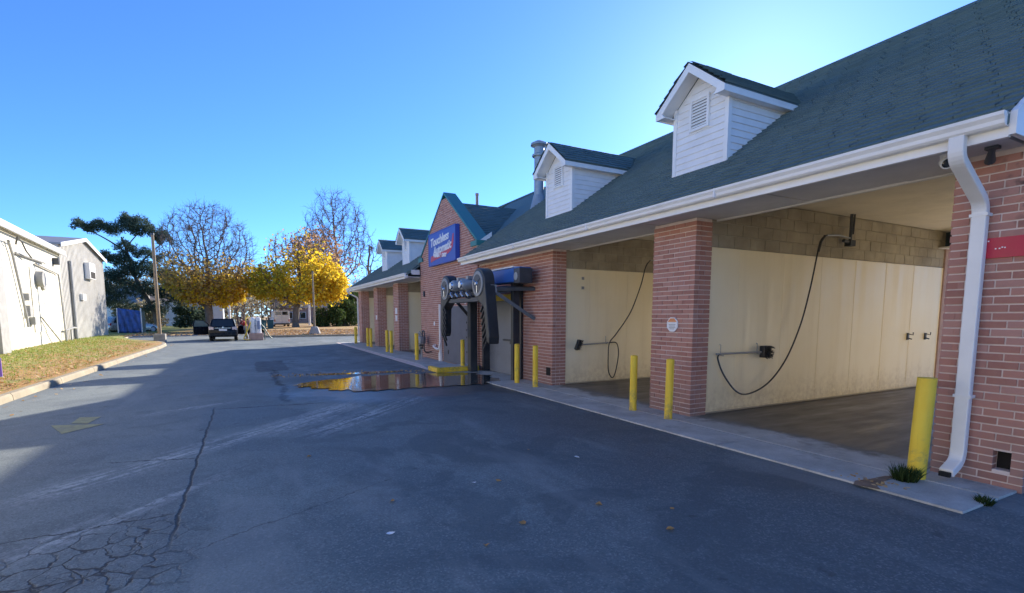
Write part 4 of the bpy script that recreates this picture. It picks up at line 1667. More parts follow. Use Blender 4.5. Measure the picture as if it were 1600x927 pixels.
text('Touchless', 18.05, 4.56, .42, 'sign_white', sg, GX - .168, .2, 1.95, R(3))
text('Automatic', 17.75, 4.22, .42, 'sign_white', sg, GX - .170, .2, 1.95, R(3))
text('WASH & DRY', 17.98, 3.985, .17, 'sign_white', sg, GX - .174, .0, 1.45, R(-4))

# octagonal notice on the near pillar
oc = empty('octagonal_notice', (XF, 6.57, 1.5), 'small white and orange octagonal notice on the near brick pillar', 'sign')
m = MB()
m.prism([(XF - .022, 6.57 + .135 * math.cos(R(22.5 + 45 * k)), 1.60 + .135 * math.sin(R(22.5 + 45 * k))) for k in range(8)], (.016, 0, 0))
m.build('notice_plate', 'sign_white', oc)
m = MB()
m.prism([(XF - .0245, 6.57 + .118 * math.cos(R(a)), 1.60 + .118 * math.sin(R(a))) for a in (22.5, 67.5, 112.5, 157.5)], (.002, 0, 0))
m.build('notice_field', 'sign_orange', oc)
m = MB()
for z, w_ in ((1.60, .16), (1.575, .13), (1.55, .15), (1.525, .11)):
    m.box(XF - .0245, XF - .0225, 6.57 - w_ / 2, 6.57 + w_ / 2, z - .006, z + .004)
m.build('notice_lines', 'grey_ring', oc)
pn = empty('pillar_notice', (XF, 25.1, 1.6), 'pair of small white notices on the first far pillar', 'sign')
MB().box(XF - .02, XF - .004, 24.85, 25.2, 1.85, 2.15).build('notice_plate', 'sign_white', pn)
MB().box(XF - .02, XF - .004, 24.85, 25.2, 1.5, 1.78).build('notice_plate', 'sign_white', pn)
pn = empty('pillar_notice', (XF, 29.4, 1.6), 'small white notice on the second far pillar', 'sign')
MB().box(XF - .02, XF - .004, 29.25, 29.5, 1.55, 1.8).build('notice_plate', 'sign_white', pn)

# ------------------------------------------------------------------ brushes, hoses and booms in the bays
def bezier(pts, n=10):
    """Catmull-Rom through points"""
    P = [Vector(p) for p in pts]
    out = []
    for i in range(len(P) - 1):
        p0, p1, p2, p3 = P[max(0, i - 1)], P[i], P[i + 1], P[min(len(P) - 1, i + 2)]
        for k in range(n):
            t = k / n
            out.append(.5 * ((2 * p1) + (p2 - p0) * t + (2 * p0 - 5 * p1 + 4 * p2 - p3) * t * t + (3 * p1 - p0 - 3 * p2 + p3) * t ** 3))
    out.append(P[-1])
    return out


D1 = 6.145
br = empty('wash_brush', (7.4, D1, 1.0), 'black headed foam brush hung on the near cream divider', 'wash brush')
m = MB()
m.tube([(7.26, D1 - .06, 1.085), (8.52, D1 - .06, 1.085)], .017, 10)
m.build('handle', 'grey_pipe', br)
m = MB()
m.box(8.46, 8.66, D1 - .13, D1 - .02, .98, 1.20)
m.build('brush_head', 'black_rubber', br, bevel=.015)
m = MB()
rr_ = random.Random(5)
for i in range(120):
    x, z = rr_.uniform(8.47, 8.65), rr_.uniform(.985, 1.195)
    m.tube([(x, D1 - .125, z), (x + rr_.uniform(-.03, .03), D1 - .185, z + rr_.uniform(-.03, .01))], .006, 3)
m.build('bristles', 'black_rubber', br)
for x in (7.40, 8.38):
    m = MB()
    m.tube([(x, D1 - .005, 1.25), (x, D1 - .03, 1.24), (x, D1 - .03, 1.06), (x, D1 - .09, 1.05), (x, D1 - .09, 1.10)], .008, 6)
    m.build('hook', 'grey_pipe', br)
boom = empty('hose_boom', (10.95, D1, 3.3), 'steel hose boom hanging from the ceiling over the near bay', 'hose boom')
m = MB()
m.tube([(10.95, D1 - .14, ZC), (10.95, D1 - .14, 3.2)], .03, 8)
m.tube([(11.02, D1 - .16, ZC), (11.0, D1 - .16, 3.4)], .018, 8)
m.build('drop_pipe', 'dark_steel', boom)
m = MB()
m.tube([(10.95, D1 - .14, 3.32), (10.5, D1 - .17, 3.345), (10.05, D1 - .20, 3.31)], .017, 8)
m.build('arm', 'galv', boom)
m = MB()
m.box(10.86, 11.04, D1 - .2, D1 - .08, 3.16, 3.28)
m.tube([(10.7, D1 - .15, 3.26), (10.88, D1 - .15, 3.24)], .035, 8)
m.build('swivel', 'black_plastic', boom)
hs = MB()
hs.tube(bezier([(10.05, D1 - .20, 3.31), (9.88, D1 - .20, 3.22), (9.78, D1 - .2, 2.95), (9.62, D1 - .2, 2.3), (9.40, D1 - .19, 1.6), (9.05, D1 - .17, .95), (8.6, D1 - .15, .52), (8.1, D1 - .13, .34), (7.75, D1 - .12, .40), (7.42, D1 - .10, .72), (7.28, D1 - .08, 1.0), (7.34, D1 - .06, 1.085)]), .0145, 8)
tag(auto_smooth(hs.build('foam_hose', 'black_rubber')), 'thin dark hose sagging across the near cream divider', 'hose')
hs = MB()
hs.tube([(9.98, D1 - .2, 3.29), (9.86, D1 - .2, 3.17), (9.80, D1 - .2, 2.98)], .026, 8)
hs.build('hose_guard', 'black_rubber', boom)

D2 = 10.575
br2 = empty('wash_brush', (7.9, D2, 1.0), 'foam brush with its head to the left on the far cream divider', 'wash brush')
m = MB()
m.tube([(7.50, D2 - .06, 1.02), (8.42, D2 - .06, 1.05)], .018, 10)
m.build('handle', 'grey_pipe', br2)
m = MB()
m.prism([(7.40, D2 - .13, .88), (7.36, D2 - .13, .92), (7.46, D2 - .13, 1.16), (7.52, D2 - .13, 1.14)], (0, .11, 0))
m.build('brush_head', 'black_rubber', br2, bevel=.01)
m = MB()
for i in range(80):
    z = rr_.uniform(.90, 1.14)
    x = 7.40 + (z - .9) * .35 + rr_.uniform(0, .05)
    m.tube([(x, D2 - .125, z), (x + rr_.uniform(-.03, .03), D2 - .18, z)], .006, 3)
m.build('bristles', 'black_rubber', br2)
m = MB()
m.tube([(8.36, D2 - .005, 1.22), (8.36, D2 - .03, 1.2), (8.36, D2 - .03, 1.03), (8.36, D2 - .09, 1.02)], .008, 6)
m.build('hook', 'grey_pipe', br2)
hs = MB()
hs.tube(bezier([(9.72, D2 - .15, 3.24), (9.52, D2 - .2, 3.05), (9.36, D2 - .2, 2.55), (9.05, D2 - .18, 1.85), (8.65, D2 - .12, 1.3), (8.45, D2 - .08, 1.05), (8.40, D2 - .1, .7), (8.42, D2 - .1, .3), (8.55, D2 - .1, .12), (8.66, D2 - .1, .3), (8.74, D2 - .1, .75), (8.68, D2 - .09, 1.03), (8.48, D2 - .07, 1.06)]), .0145, 8)
tag(auto_smooth(hs.build('foam_hose', 'black_rubber')), 'thin dark hose looping down the far cream divider', 'hose')
boom2 = empty('hose_boom', (9.9, D2, 3.2), 'small hose boom high on the far divider behind the pillar', 'hose boom')
m = MB()
m.tube([(9.72, D2 - .15, 3.24), (10.3, D2 - .15, 3.28)], .017, 8)
m.build('arm', 'galv', boom2)
m = MB()
m.box(10.25, 10.42, D2 - .2, D2, 3.2, 3.34)
m.tube([(10.34, D2 - .12, 3.3), (10.34, D2 - .12, ZC)], .025, 8)
m.build('swivel', 'dark_steel', boom2)
# clips and fixings on the cream walls
for i, (x, z) in enumerate(((13.8, 1.27), (14.62, 1.26))):
    cl = MB()
    cl.box(x - .03, x + .03, D1 - .03, D1 - .002, z - .08, z + .08)
    cl.tube([(x, D1 - .03, z + .06), (x, D1 - .12, z + .04), (x, D1 - .12, z + .10)], .012, 6)
    cl.tube([(x, D1 - .03, z - .04), (x, D1 - .10, z - .06)], .014, 6)
    tag(cl.build('mat_clip', 'dark_steel'), ('left' if i == 0 else 'right') + ' one of two dark mat clips on the near cream divider', 'mat clip', 'mat clips on the divider')
for i, (x, z) in enumerate(((7.62, 2.70), (7.62, 2.46), (10.05, 2.70), (10.05, 2.46))):
    cl = MB().box(x - .035, x + .035, D2 - .012, D2 - .003, z - .035, z + .035)
    cl.box(x - .018, x + .018, D2 - .02, D2 - .0125, z - .018, z + .018)
    tag(cl.build('wall_plate', 'grey_pipe'), ('upper' if z > 2.6 else 'lower') + ' grey fixing plate at the ' + ('left' if x < 9 else 'right') + ' of the far cream divider', 'wall plate', 'fixing plates on the far divider')
m = MB().box(14.2, 14.5, 2.63, 2.75, .35, .62)
tag(m.build('floor_box', 'black_plastic'), 'small black box low on the wall behind the nearest bollard', 'box')

# security cameras under the soffit
for i, (x, y, z, s) in enumerate(((6.38, 2.62, ZS, 1.0), (6.52, 2.58, ZS, .75))):
    rt = empty('security_camera', (x, y, z), ('larger white dome camera under the soffit left of the downspout' if i == 0 else 'smaller white camera tucked beside the downspout elbow'), 'camera', 'cameras under the near soffit')
    m = MB()
    m.tube([(x, y, z), (x, y, z - .03 * s)], [.055 * s, .055 * s], 16)
    m.build('mount', 'white_trim', rt)
    m = MB()
    dv = Vector((-.62, -.45, -.45)).normalized()
    c = Vector((x, y, z - .07 * s))
    m.tube([c - dv * .055 * s, c - dv * .04 * s, c, c + dv * .05 * s], [.02 * s, .048 * s, .062 * s, .058 * s], 16)
    auto_smooth(m.build('housing', 'white_trim', rt))
    m = MB()
    m.tube([c + dv * .051 * s, c + dv * .066 * s], [.046 * s, .034 * s], 16)
    m.build('lens', 'glass', rt)
m = MB()
m.tube([(6.45, 2.28, ZS), (6.52, 2.32, ZS - .05), (6.62, 2.36, ZS - .10)], [.02, .03, .045], 10)
m.box(6.42, 6.5, 2.24, 2.34, ZS - .03, ZS - .002)
tag(m.build('flood_light', 'dark_steel'), 'small dark flood light behind the downspout elbow', 'light')
m = MB()
m.tube([(6.35, 1.998, 3.66), (6.35, 1.94, 3.66)], [.035, .045], 14)
tag(m.build('gable_lamp', 'dark_steel'), 'small round dark lamp on the white rake board', 'lamp')
m = MB()
m.tube([(6.0, 20.86, ZS + .02), (6.0, 20.8, ZS - .03)], [.05, .05], 12)
m.box(6.25, 6.6, 20.84, 20.9, ZS + .1, ZS + .3)
tag(m.build('eave_lamp', 'white_trim'), 'small white lamp at the end of the far eave', 'lamp')

# gas meter
gmx, gmy = 6.36, 20.0
gs = empty('gas_meter', (gmx, gmy, 0), 'grey gas meter with looped pipes on the brick gable corner', 'gas meter')
m = MB().box(gmx - .13, gmx + .13, gmy - .2, gmy + .2, .62, .92)
m.build('meter_body', 'galv', gs, bevel=.05)
m = MB()
m.tube(bezier([(gmx, gmy - .13, .9), (gmx, gmy - .13, 1.08), (gmx, gmy - .25, 1.15), (gmx, gmy - .38, 1.05), (gmx, gmy - .38, .35), (XF - .05, gmy - .38, .3)], 6), .03, 8)
m.build('outlet_pipe', 'dark_steel', gs)
m = MB()
m.tube(bezier([(gmx, gmy + .13, .9), (gmx, gmy + .13, 1.05), (gmx, gmy + .28, 1.08), (gmx, gmy + .30, .9)], 6), .03, 8)
m.tube([(gmx, gmy, .62), (gmx, gmy, .02)], .032, 8)
m.build('inlet_pipe', 'grey_pipe', gs)
m = MB()
m.tube([(gmx, gmy, .50), (gmx, gmy, .40)], [.06, .06], 10)
m.tube([(gmx - .09, gmy, .55), (gmx + .09, gmy, .55)], .045, 10)
m.build('valve', 'dark_steel', gs)
m = MB()
m.tube([(gmx - .135, gmy, .80), (gmx - .15, gmy, .80)], .07, 14)
m.build('dial', 'sign_white', gs)
m = MB()
m.tube(bezier([(GX - .03, 19.0, .60), (GX - .14, 18.95, .58), (GX - .16, 18.6, .50), (GX - .12, 18.35, .52), (GX - .1, 18.3, .75), (GX - .08, 18.3, 1.05)], 6), .04, 8)
tag(auto_smooth(m.build('drain_pipe', 'white_trim')), 'white elbow drain pipe low on the brick gable', 'pipe')

# weeds and fallen leaves on the near ground
def tuft(x, y, r, n, h, label):
    m = MB()
    q = random.Random(int(x * 100))
    for i in range(n):
        a, d = q.uniform(0, 6.28), r * q.random() ** .6
        px, py = x + d * math.cos(a), y + d * math.sin(a)
        hh = h * q.uniform(.4, 1)
        lx, ly = q.uniform(-.5, .5) * hh + math.cos(a) * d * .5, q.uniform(-.5, .5) * hh + math.sin(a) * d * .5
        w = .004
        b = q.uniform(0, 6.28)
        dx, dy = w * math.cos(b), w * math.sin(b)
        m.add([(px - dx, py - dy, .0), (px + dx, py + dy, .0), (px + lx * .5 + dx, py + ly * .5 + dy, hh * .65), (px + lx * .5 - dx, py + ly * .5 - dy, hh * .65), (px + lx, py + ly, hh)], [(0, 1, 2, 3), (3, 2, 4)])
    return tag(m.build('weed_tuft', 'grass_weed', fix=False), label, 'weeds')


mat_leaf('grass_weed', [(0.02, 0.035, 0.010), (0.04, 0.07, 0.018), (0.07, 0.10, 0.03)], .3)
tuft(6.10, 2.63, .10, 420, .20, 'dark green grass tuft at the foot of the nearest bollard')
tuft(6.02, 1.95, .06, 160, .09, 'small weed tuft at the end of the concrete apron')


def debris_pt():
    return 5.62 + .25 * rs.rand(), 2.66 + rs.normal(.08, .13), .02


scatter_leaves(60, debris_pt, .02, 'joint_debris', 'dry_leaf', 'brown leaf crumbs in the apron joint by the nearest bollard', .6)
dj = MB()
pts_ = [(5.53, 2.58), (5.62, 2.66), (5.8, 2.69), (6.0, 2.73), (6.2, 2.72), (6.05, 2.80), (5.8, 2.82), (5.6, 2.86), (5.45, 2.80)]
dj.quad(*[(a, b, .0255) for a, b in pts_])
struct(dj.build('joint_dirt', 'bed_soil'))


def litter(px, py, s, a, k):
    m = MB()
    q = random.Random(k * 13)
    n = 7
    ring = []
    for i in range(n):
        t = 2 * math.pi * i / n
        rr2 = s * (1 if i % 2 else .62) * q.uniform(.8, 1.15)
        ring.append((px + rr2 * math.cos(t + a), py + rr2 * .7 * math.sin(t + a), .006 + q.uniform(0, s * .45)))
    m.add(ring + [(px, py, .008)], [(i, (i + 1) % n, n) for i in range(n)])
    return m


spots = [(2.05, 4.72), (2.30, 4.66), (2.82, 3.62), (3.35, 3.22), (.95, 3.9), (2.0, 3.58), (1.55, 3.35), (.62, 6.6), (3.55, 5.0), (3.2, 5.6), (1.15, 4.6), (3.0, 2.9)]
labs = ['pale curled leaf at the middle of the lot, left of a close pair', 'pale curled leaf at the middle of the lot, right of a close pair', 'white scrap of leaf left of the apron corner on dark asphalt', 'small pale leaf nearest the apron corner', 'tiny pale leaf at the bottom centre left of the lot', 'pale flattened leaf at the bottom centre of the lot', 'small pale leaf close to the bottom edge of the picture', 'small leaf lying near the long seam in the asphalt', 'small leaf between the lot centre and the near pillar', 'small leaf a few steps out from the near pillar', 'dark curled leaf left of the lot centre', 'small leaf at the lower right of the lot']
for i, ((x, y), lb) in enumerate(zip(spots, labs)):
    o = litter(x, y, .032 + .008 * (i % 3), i * 1.3, i).build('fallen_leaf', 'dry_leaf' if i % 4 else 'sign_white')
    tag(o, lb, 'leaf', 'stray leaves on the near asphalt')
# ------------------------------------------------------------------ left buildings
def along(a, b, t):
    return Vector(a).lerp(Vector(b), t)


WA, WB = Vector((-5.93, -14.0, 0)), Vector((-10.45, 42.9, 0))
wd = (WB - WA).normalized()
wn_ = Vector((wd.y, -wd.x, 0))         # out of the wall, towards the lot
WL = (WB - WA).length
WT = 5.72
wb = empty('white_block_building', (WA.x, WA.y, .15), 'long low white painted block building with conduits beyond the lawn', 'building')


def wpt(u, d, z):
    p = WA + wd * u + wn_ * d
    return (p.x, p.y, z)


def wbox(m, u0, u1, d0, d1, z0, z1):
    b = [wpt(u0, d0, z0), wpt(u1, d0, z0), wpt(u1, d1, z0), wpt(u0, d1, z0)]
    m.prism(b, (0, 0, z1 - z0))
    return m


wbox(MB(), 0, WL, -12, 0, .0, WT).build('wall', 'white_block_wall', wb)
wbox(MB(), -.2, WL + .25, -12.2, .30, WT, WT + .22).build('roof_edge', 'white_trim', wb)
wbox(MB(), -.2, WL + .25, .305, .33, WT - .12, WT - .01).build('drip', 'grey_pipe', wb)
uu = lambda y: (y - WA.y) / wd.y
wbox(MB(), uu(28.2), uu(29.35), .003, .35, .1, WT - .2).build('pier', 'grey_pipe', wb)
wbox(MB(), uu(35.2), uu(40.8), .003, .04, .9, 4.3).build('infill_panel', 'white_block_wall', wb)
for k in range(8):
    z = 1.3 + k * .38
    wbox(MB(), uu(37.6), uu(39.9), .041, .06, z, z + .05).build('ledge', 'white_block_wall', wb)
m = MB()
m.tube([wpt(uu(32.5), .12, 4.75), wpt(uu(38.2), .12, 4.75)], .05, 6)
m.tube([wpt(uu(36.2), .12, 4.55), wpt(uu(41.4), .12, 4.35), wpt(uu(41.6), .12, 4.0), wpt(uu(42.1), .12, .4)], .05, 6)
m.tube([wpt(uu(31.5), .12, 5.2), wpt(uu(32.0), .12, 4.6), wpt(uu(33.4), .12, 1.7), wpt(uu(33.5), .12, 1.2)], .055, 6)
m.tube([wpt(uu(36.3), .1, 1.7), wpt(uu(39.2), .35, .2)], .04, 6)
m.build('conduit', 'grey_pipe', wb)
m = MB()
m.tube([wpt(uu(31.6), .35, 5.05), wpt(uu(31.2), .5, 5.35), wpt(uu(32.4), .4, 5.25), wpt(uu(33.0), .4, 4.9), wpt(uu(34.4), .3, 4.7)], .035, 6)
m.build('service_cable', 'dark_steel', wb)
m = MB()
m.tube([wpt(uu(36.4), .02, 3.75), wpt(uu(36.4), .35, 3.75)], [.42, .42], 20)
hn = m.build('fan_hood', 'grey_pipe', wb)
m = MB()
m.tube([wpt(uu(37.5), .02, 3.7), wpt(uu(37.5), .16, 3.7)], [.5, .5], 20)
m.build('fan_hood', 'grey_pipe', wb)
for y, z, s in ((33.9, 2.0, .28), (34.6, 1.5, .2), (33.8, 2.7, .18)):
    wbox(MB(), uu(y) - s, uu(y) + s, .003, .22, z - s, z + s).build('meter_box', 'grey_pipe', wb)
wbox(MB(), uu(41.0) - .2, uu(41.0) + .2, .003, .3, 4.9, 5.3).build('wall_lamp', 'dark_steel', wb)
m = MB()
m.tube([wpt(uu(41.6), .2, .1), wpt(uu(41.6), .2, .85), wpt(uu(42.4), .5, 1.0), wpt(uu(43.2), .5, .95)], .06, 8)
m.tube([wpt(uu(42.6), .3, .1), wpt(uu(42.6), .3, .9)], .05, 8)
m.build('regulator', 'grey_pipe', wb)
nm = empty('wall_notice', (wpt(uu(29.9), .05, 1.3)), 'small white notice board at the left edge on the block building', 'notice')
wbox(MB(), uu(29.6), uu(30.4), .01, .05, .9, 2.0).build('notice_plate', 'sign_white', nm)
m = MB()
for z in (1.1, 1.3, 1.5, 1.7):
    wbox(m, uu(29.7), uu(30.3), .051, .056, z, z + .06)
m.build('notice_lines', 'grey_ring', nm)

# grey metal gabled shed beyond it
gb = empty('metal_shed', (-10.5, 48.9, .1), 'tall pale grey metal shed with gable end and small vents', 'building')
GA, GB_, GZ, GP = 43.0, 54.7, 6.42, 7.42
gx = -10.5
gc = (GA + GB_) / 2
MB().prism([(gx, GA, 0), (gx, GA, GZ), (gx, gc, GP), (gx, GB_, GZ), (gx, GB_, 0)], (-16, 0, 0)).build('wall', 'metal_wall', gb)
st = MB()
y = GA + .1
while y < GB_ - .1:
    zt = GZ + (GP - GZ) * (1 - abs(y - gc) / (gc - GA)) - .1
    st.box(gx + .001, gx + .025, y, y + .05, .15, zt)
    y += .3
stuffpart(st, 'wall_ribs', 'metal_wall', gb)
for sg_, ye in ((-1, GA), (1, GB_)):
    MB().prism([(gx + .22, gc, GP + .12), (gx + .22, gc, GP + .02), (gx + .22, ye + sg_ * .25, GZ - .06), (gx + .22, ye + sg_ * .25, GZ + .05)], (-16.3, 0, 0)).build('roof', 'metal_roof', gb)
    MB().prism([(gx + .25, gc, GP + .13), (gx + .25, gc, GP - .12), (gx + .25, ye + sg_ * .25, GZ - .2), (gx + .25, ye + sg_ * .25, GZ + .06)], (-.03, 0, 0)).build('rake_trim', 'white_trim', gb)
vt = MB().box(gx + .03, gx + .35, 48.7, 50.3, 4.55, 5.75).build('vent_hood', 'white_trim', gb)
MB().box(gx + .351, gx + .36, 48.85, 50.15, 4.6, 5.1).build('vent_opening', 'dark_void', vt)
MB().box(gx + .03, gx + .2, 47.0, 47.7, 2.9, 3.35).build('wall_box', 'white_trim', gb)
m = MB()
m.tube([(gx + .12, 44.9, .1), (gx + .12, 44.9, 5.5)], .09, 8)
m.build('downpipe', 'grey_pipe', gb)

# blue tarpaulin screen beside the shed
tp = empty('tarp_screen', (-10.0, 60.2, 0), 'blue tarpaulin stretched over a low frame beside the grey shed', 'tarpaulin')
m = MB()
nx, nz = 22, 10
vs = []
for j in range(nz + 1):
    for i in range(nx + 1):
        u = i / nx
        vs.append((-10.75 + 1.75 * u, 60.2 + .10 * math.sin(u * 22 + j * .7) + .06 * math.sin(u * 55), .15 + (2.35 - .25 * u) * j / nz))
m.add(vs, [(j * (nx + 1) + i, j * (nx + 1) + i + 1, (j + 1) * (nx + 1) + i + 1, (j + 1) * (nx + 1) + i) for j in range(nz) for i in range(nx)])
tpo = m.build('sheet', 'tarp_blue', tp, smooth=True)
so = tpo.modifiers.new('solid', 'SOLIDIFY')
so.thickness = .02
for x in (-10.8, -8.95):
    m = MB()
    m.tube([(x, 60.25, 0), (x, 60.25, 2.5)], .05, 8)
    m.build('post', 'white_trim', tp)
MB().box(-10.9, -8.9, 60.35, 62.2, 0.1, 2.2).build('covered_bin', 'green_plastic', tp)

# light pole on a concrete base
def light_pole(x, y, h, r, label, lean, base, mat, cap=False):
    rt = empty('light_pole', (x, y, 0), label, 'pole')
    m = MB()
    m.tube([(x, y, .3), (x + lean[0], y + lean[1], h)], [r, r * .72], 10)
    auto_smooth(m.build('pole', mat, rt))
    if base == 'box':
        MB().box(x - .32, x + .32, y - .32, y + .32, 0, .58).build('base', 'footing', rt, bevel=.03)
    else:
        m = MB()
        m.tube([(x, y, .1), (x, y, .75), (x, y, .85)], [.55, .30, .2], 8)
        m.build('base', 'footing', rt)
    m = MB()
    m.tube([(x + lean[0], y + lean[1], h), (x + lean[0], y + lean[1], h + .12)], r * .9, 8)
    m.build('cap', 'dark_steel', rt)
    return rt


light_pole(-5.02, 40.1, 6.95, .115, 'tall slim tan light pole on a concrete block at the lawn corner', (-.02, 0), 'box', 'wood_pole')
light_pole(5.35, 47.2, 5.5, .09, 'thin brown light pole standing in the far planting bed', (0, 0), 'cone', 'wood_pole')

# purple yard sign at the left edge
ps = empty('yard_sign', (-4.95, 16.3, .15), 'small purple yard sign at the left edge of the lawn', 'sign')
MB().box(-5.70, -5.22, 16.30, 16.32, .30, .75).build('sign_face', 'sign_purple', ps)
m = MB()
for x in (-5.6, -5.35):
    m.tube([(x, 16.325, .15), (x, 16.325, .5)], .008, 5)
m.build('stake', 'galv', ps)

# ------------------------------------------------------------------ vehicles
def loft(m, secs):
    """secs: list of equal length closed rings"""
    n = len(secs[0])
    b = len(m.v)
    for s_ in secs:
        m.v.extend([tuple(p) for p in s_])
    for i in range(len(secs) - 1):
        for k in range(n):
            a, c = b + i * n + k, b + i * n + (k + 1) % n
            m.f.append((a, c, c + n, a + n))
    m.f.append(tuple(b + k for k in range(n - 1, -1, -1)))
    e = b + (len(secs) - 1) * n
    m.f.append(tuple(e + k for k in range(n)))
    return m


def vehicle(name, loc, rot, label, cat, paint, L=4.5, W=1.8, H=1.62, belt=.98, glass_front=True, van=False, open_doors=False, rear_lens='lamp_lens'):
    """built with its rear towards -Y at the origin; root moved at the end"""
    rt = empty(name, (0, 0, 0), label, cat)
    hw_ = W / 2
    gc_ = .22

    def ring(y, w, z0, z1, rnd=.10):
        return [(-w, y, z0 + .06), (-w * .96, y, z0), (w * .96, y, z0), (w, y, z0 + .06), (w * 1.0, y, (z0 + z1) * .52), (w * .97, y, z1 - rnd), (w * .90, y, z1), (-w * .90, y, z1), (-w * .97, y, z1 - rnd), (-w * 1.0, y, (z0 + z1) * .52)]
    m = MB()
    if van:
        st_ = [(0, .95, .45, belt), (.04, .98, .35, belt), (L - 1.2, 1.0, .3, belt), (L - .35, .97, .3, belt * .92), (L, .85, .38, belt * .75)]
    else:
        st_ = [(0, .88, .42, belt * .82), (.06, .95, .33, belt * .94), (.25, .99, .28, belt), (L * .5, 1.0, .25, belt), (L * .74, .99, .25, belt * .97), (L * .92, .93, .28, belt * .80), (L, .80, .36, belt * .66)]
    loft(m, [ring(y, hw_ * w, z0, z1) for y, w, z0, z1 in st_])
    body = auto_smooth(m.build('body', paint, rt, bevel=.02), 35)
    # cabin
    if van:
        top = [(.02, .93), (L * .62, .93)]
        bot = [(.0, .97), (L * .80, .96)]
    else:
        top = [(.42, .76), (L * .50, .78)]
        bot = [(.10, .93), (L * .72, .93)]
    m = MB()
    z0, z1 = belt - .03, H
    b4 = [(-hw_ * bot[0][1], bot[0][0], z0), (hw_ * bot[0][1], bot[0][0], z0), (hw_ * bot[1][1], bot[1][0], z0), (-hw_ * bot[1][1], bot[1][0], z0)]
    t4 = [(-hw_ * top[0][1], top[0][0], z1), (hw_ * top[0][1], top[0][0], z1), (hw_ * top[1][1], top[1][0], z1), (-hw_ * top[1][1], top[1][0], z1)]
    m.add(b4 + t4, [(0, 3, 2, 1), (4, 5, 6, 7), (0, 1, 5, 4), (1, 2, 6, 5), (2, 3, 7, 6), (3, 0, 4, 7)])
    cab = m.build('cabin', paint, rt, bevel=.05)

    def pane(idx, u0, u1, v0, v1, nm):
        A, B, C, D = [Vector(p) for p in (b4[idx[0]], b4[idx[1]], t4[idx[1]], t4[idx[0]])]
        q = []
        nrm = (B - A).cross(D - A).normalized()
        for u, v in ((u0, v0), (u1, v0), (u1, v1), (u0, v1)):
            p = (A * (1 - u) + B * u) * (1 - v) + (D * (1 - u) + C * u) * v
            q.append(p + nrm * .008)
        mm = MB().prism(q, nrm * .004)
        mm.build(nm, 'glass', cab)
    if van:
        pane((0, 1), .10, .46, .45, .88, 'rear_window')
        pane((0, 1), .54, .90, .45, .88, 'rear_window')
        pane((2, 3), .06, .94, .1, .9, 'windscreen')
        pane((1, 2), .75, .95, .2, .85, 'side_window')
        pane((3, 0), .05, .25, .2, .85, 'side_window')
    else:
        pane((0, 1), .09, .91, .12, .86, 'rear_window')
        pane((2, 3), .06, .94, .08, .92, 'windscreen')
        for a, b in ((.08, .34), (.37, .62), (.65, .92)):
            pane((1, 2), a, b, .12, .86, 'side_window')
            pane((3, 0), 1 - b, 1 - a, .12, .86, 'side_window')
    # wheels
    for y in (.85, L - .85):
        for sx in (-1, 1):
            m = MB()
            xo = sx * (hw_ - .02)
            xi = sx * (hw_ - .25)
            m.tube([(xi, y, .34), (xi + sx * .03, y, .34), (xo - sx * .03, y, .34), (xo, y, .34)], [.30, .335, .335, .30], 22)
            wh = auto_smooth(m.build('wheel', 'tyre', rt), 30)
            m = MB()
            m.tube([(xo, y, .34), (xo + sx * .012, y, .34)], [.22, .19], 18)
            m.build('rim', 'galv', wh)
    # rear details
    yb_ = -.012 if not van else -.012
    if van:
        for sx in (-1, 1):
            MB().box(min(sx * hw_ * .80, sx * hw_ * .93), max(sx * hw_ * .80, sx * hw_ * .93), -.03, .05, .75, 1.05).build('tail_light', 'red_lens', rt)
        MB().box(-hw_ * .95, hw_ * .95, -.14, .05, .38, .55).build('bumper', 'black_plastic', rt, bevel=.02)
        MB().box(-.26, .26, -.035, 0, .72, .86).build('number_plate', 'plate', rt)
        MB().box(-.006, .006, -.012, 0, .55, H - .1).build('door_seam', 'dark_void', rt)
    else:
        for sx in (-1, 1):
            m = MB()
            a, b = sx * hw_ * .62, sx * hw_ * .955
            m.prism([(a, -.02, .80), (b, .03, .78), (b, .05, 1.02), (a, -.0, .98)], (0, .12, 0))
            m.build('tail_light', rear_lens, rt, bevel=.01)
        MB().box(-hw_ * .92, hw_ * .92, -.09, .2, .36, .56).build('bumper', paint, rt, bevel=.03)
        MB().box(-.24, .24, -.03, .06, .72, .85).build('number_plate', 'plate', rt)
        MB().box(-.5, .5, -.02, .08, .90, .93).build('hatch_trim', 'chrome', rt)
        m = MB()
        m.tube([(0, -.02, .965), (0, .04, .965)], .05, 10)
        m.build('badge', 'chrome', rt)
    for sx in (-1, 1):
        m = MB().box(min(sx * hw_ * .98, sx * (hw_ + .16)), max(sx * hw_ * .98, sx * (hw_ + .16)), L * .64, L * .64 + .08, belt, belt + .14)
        m.build('mirror', paint, rt, bevel=.02)
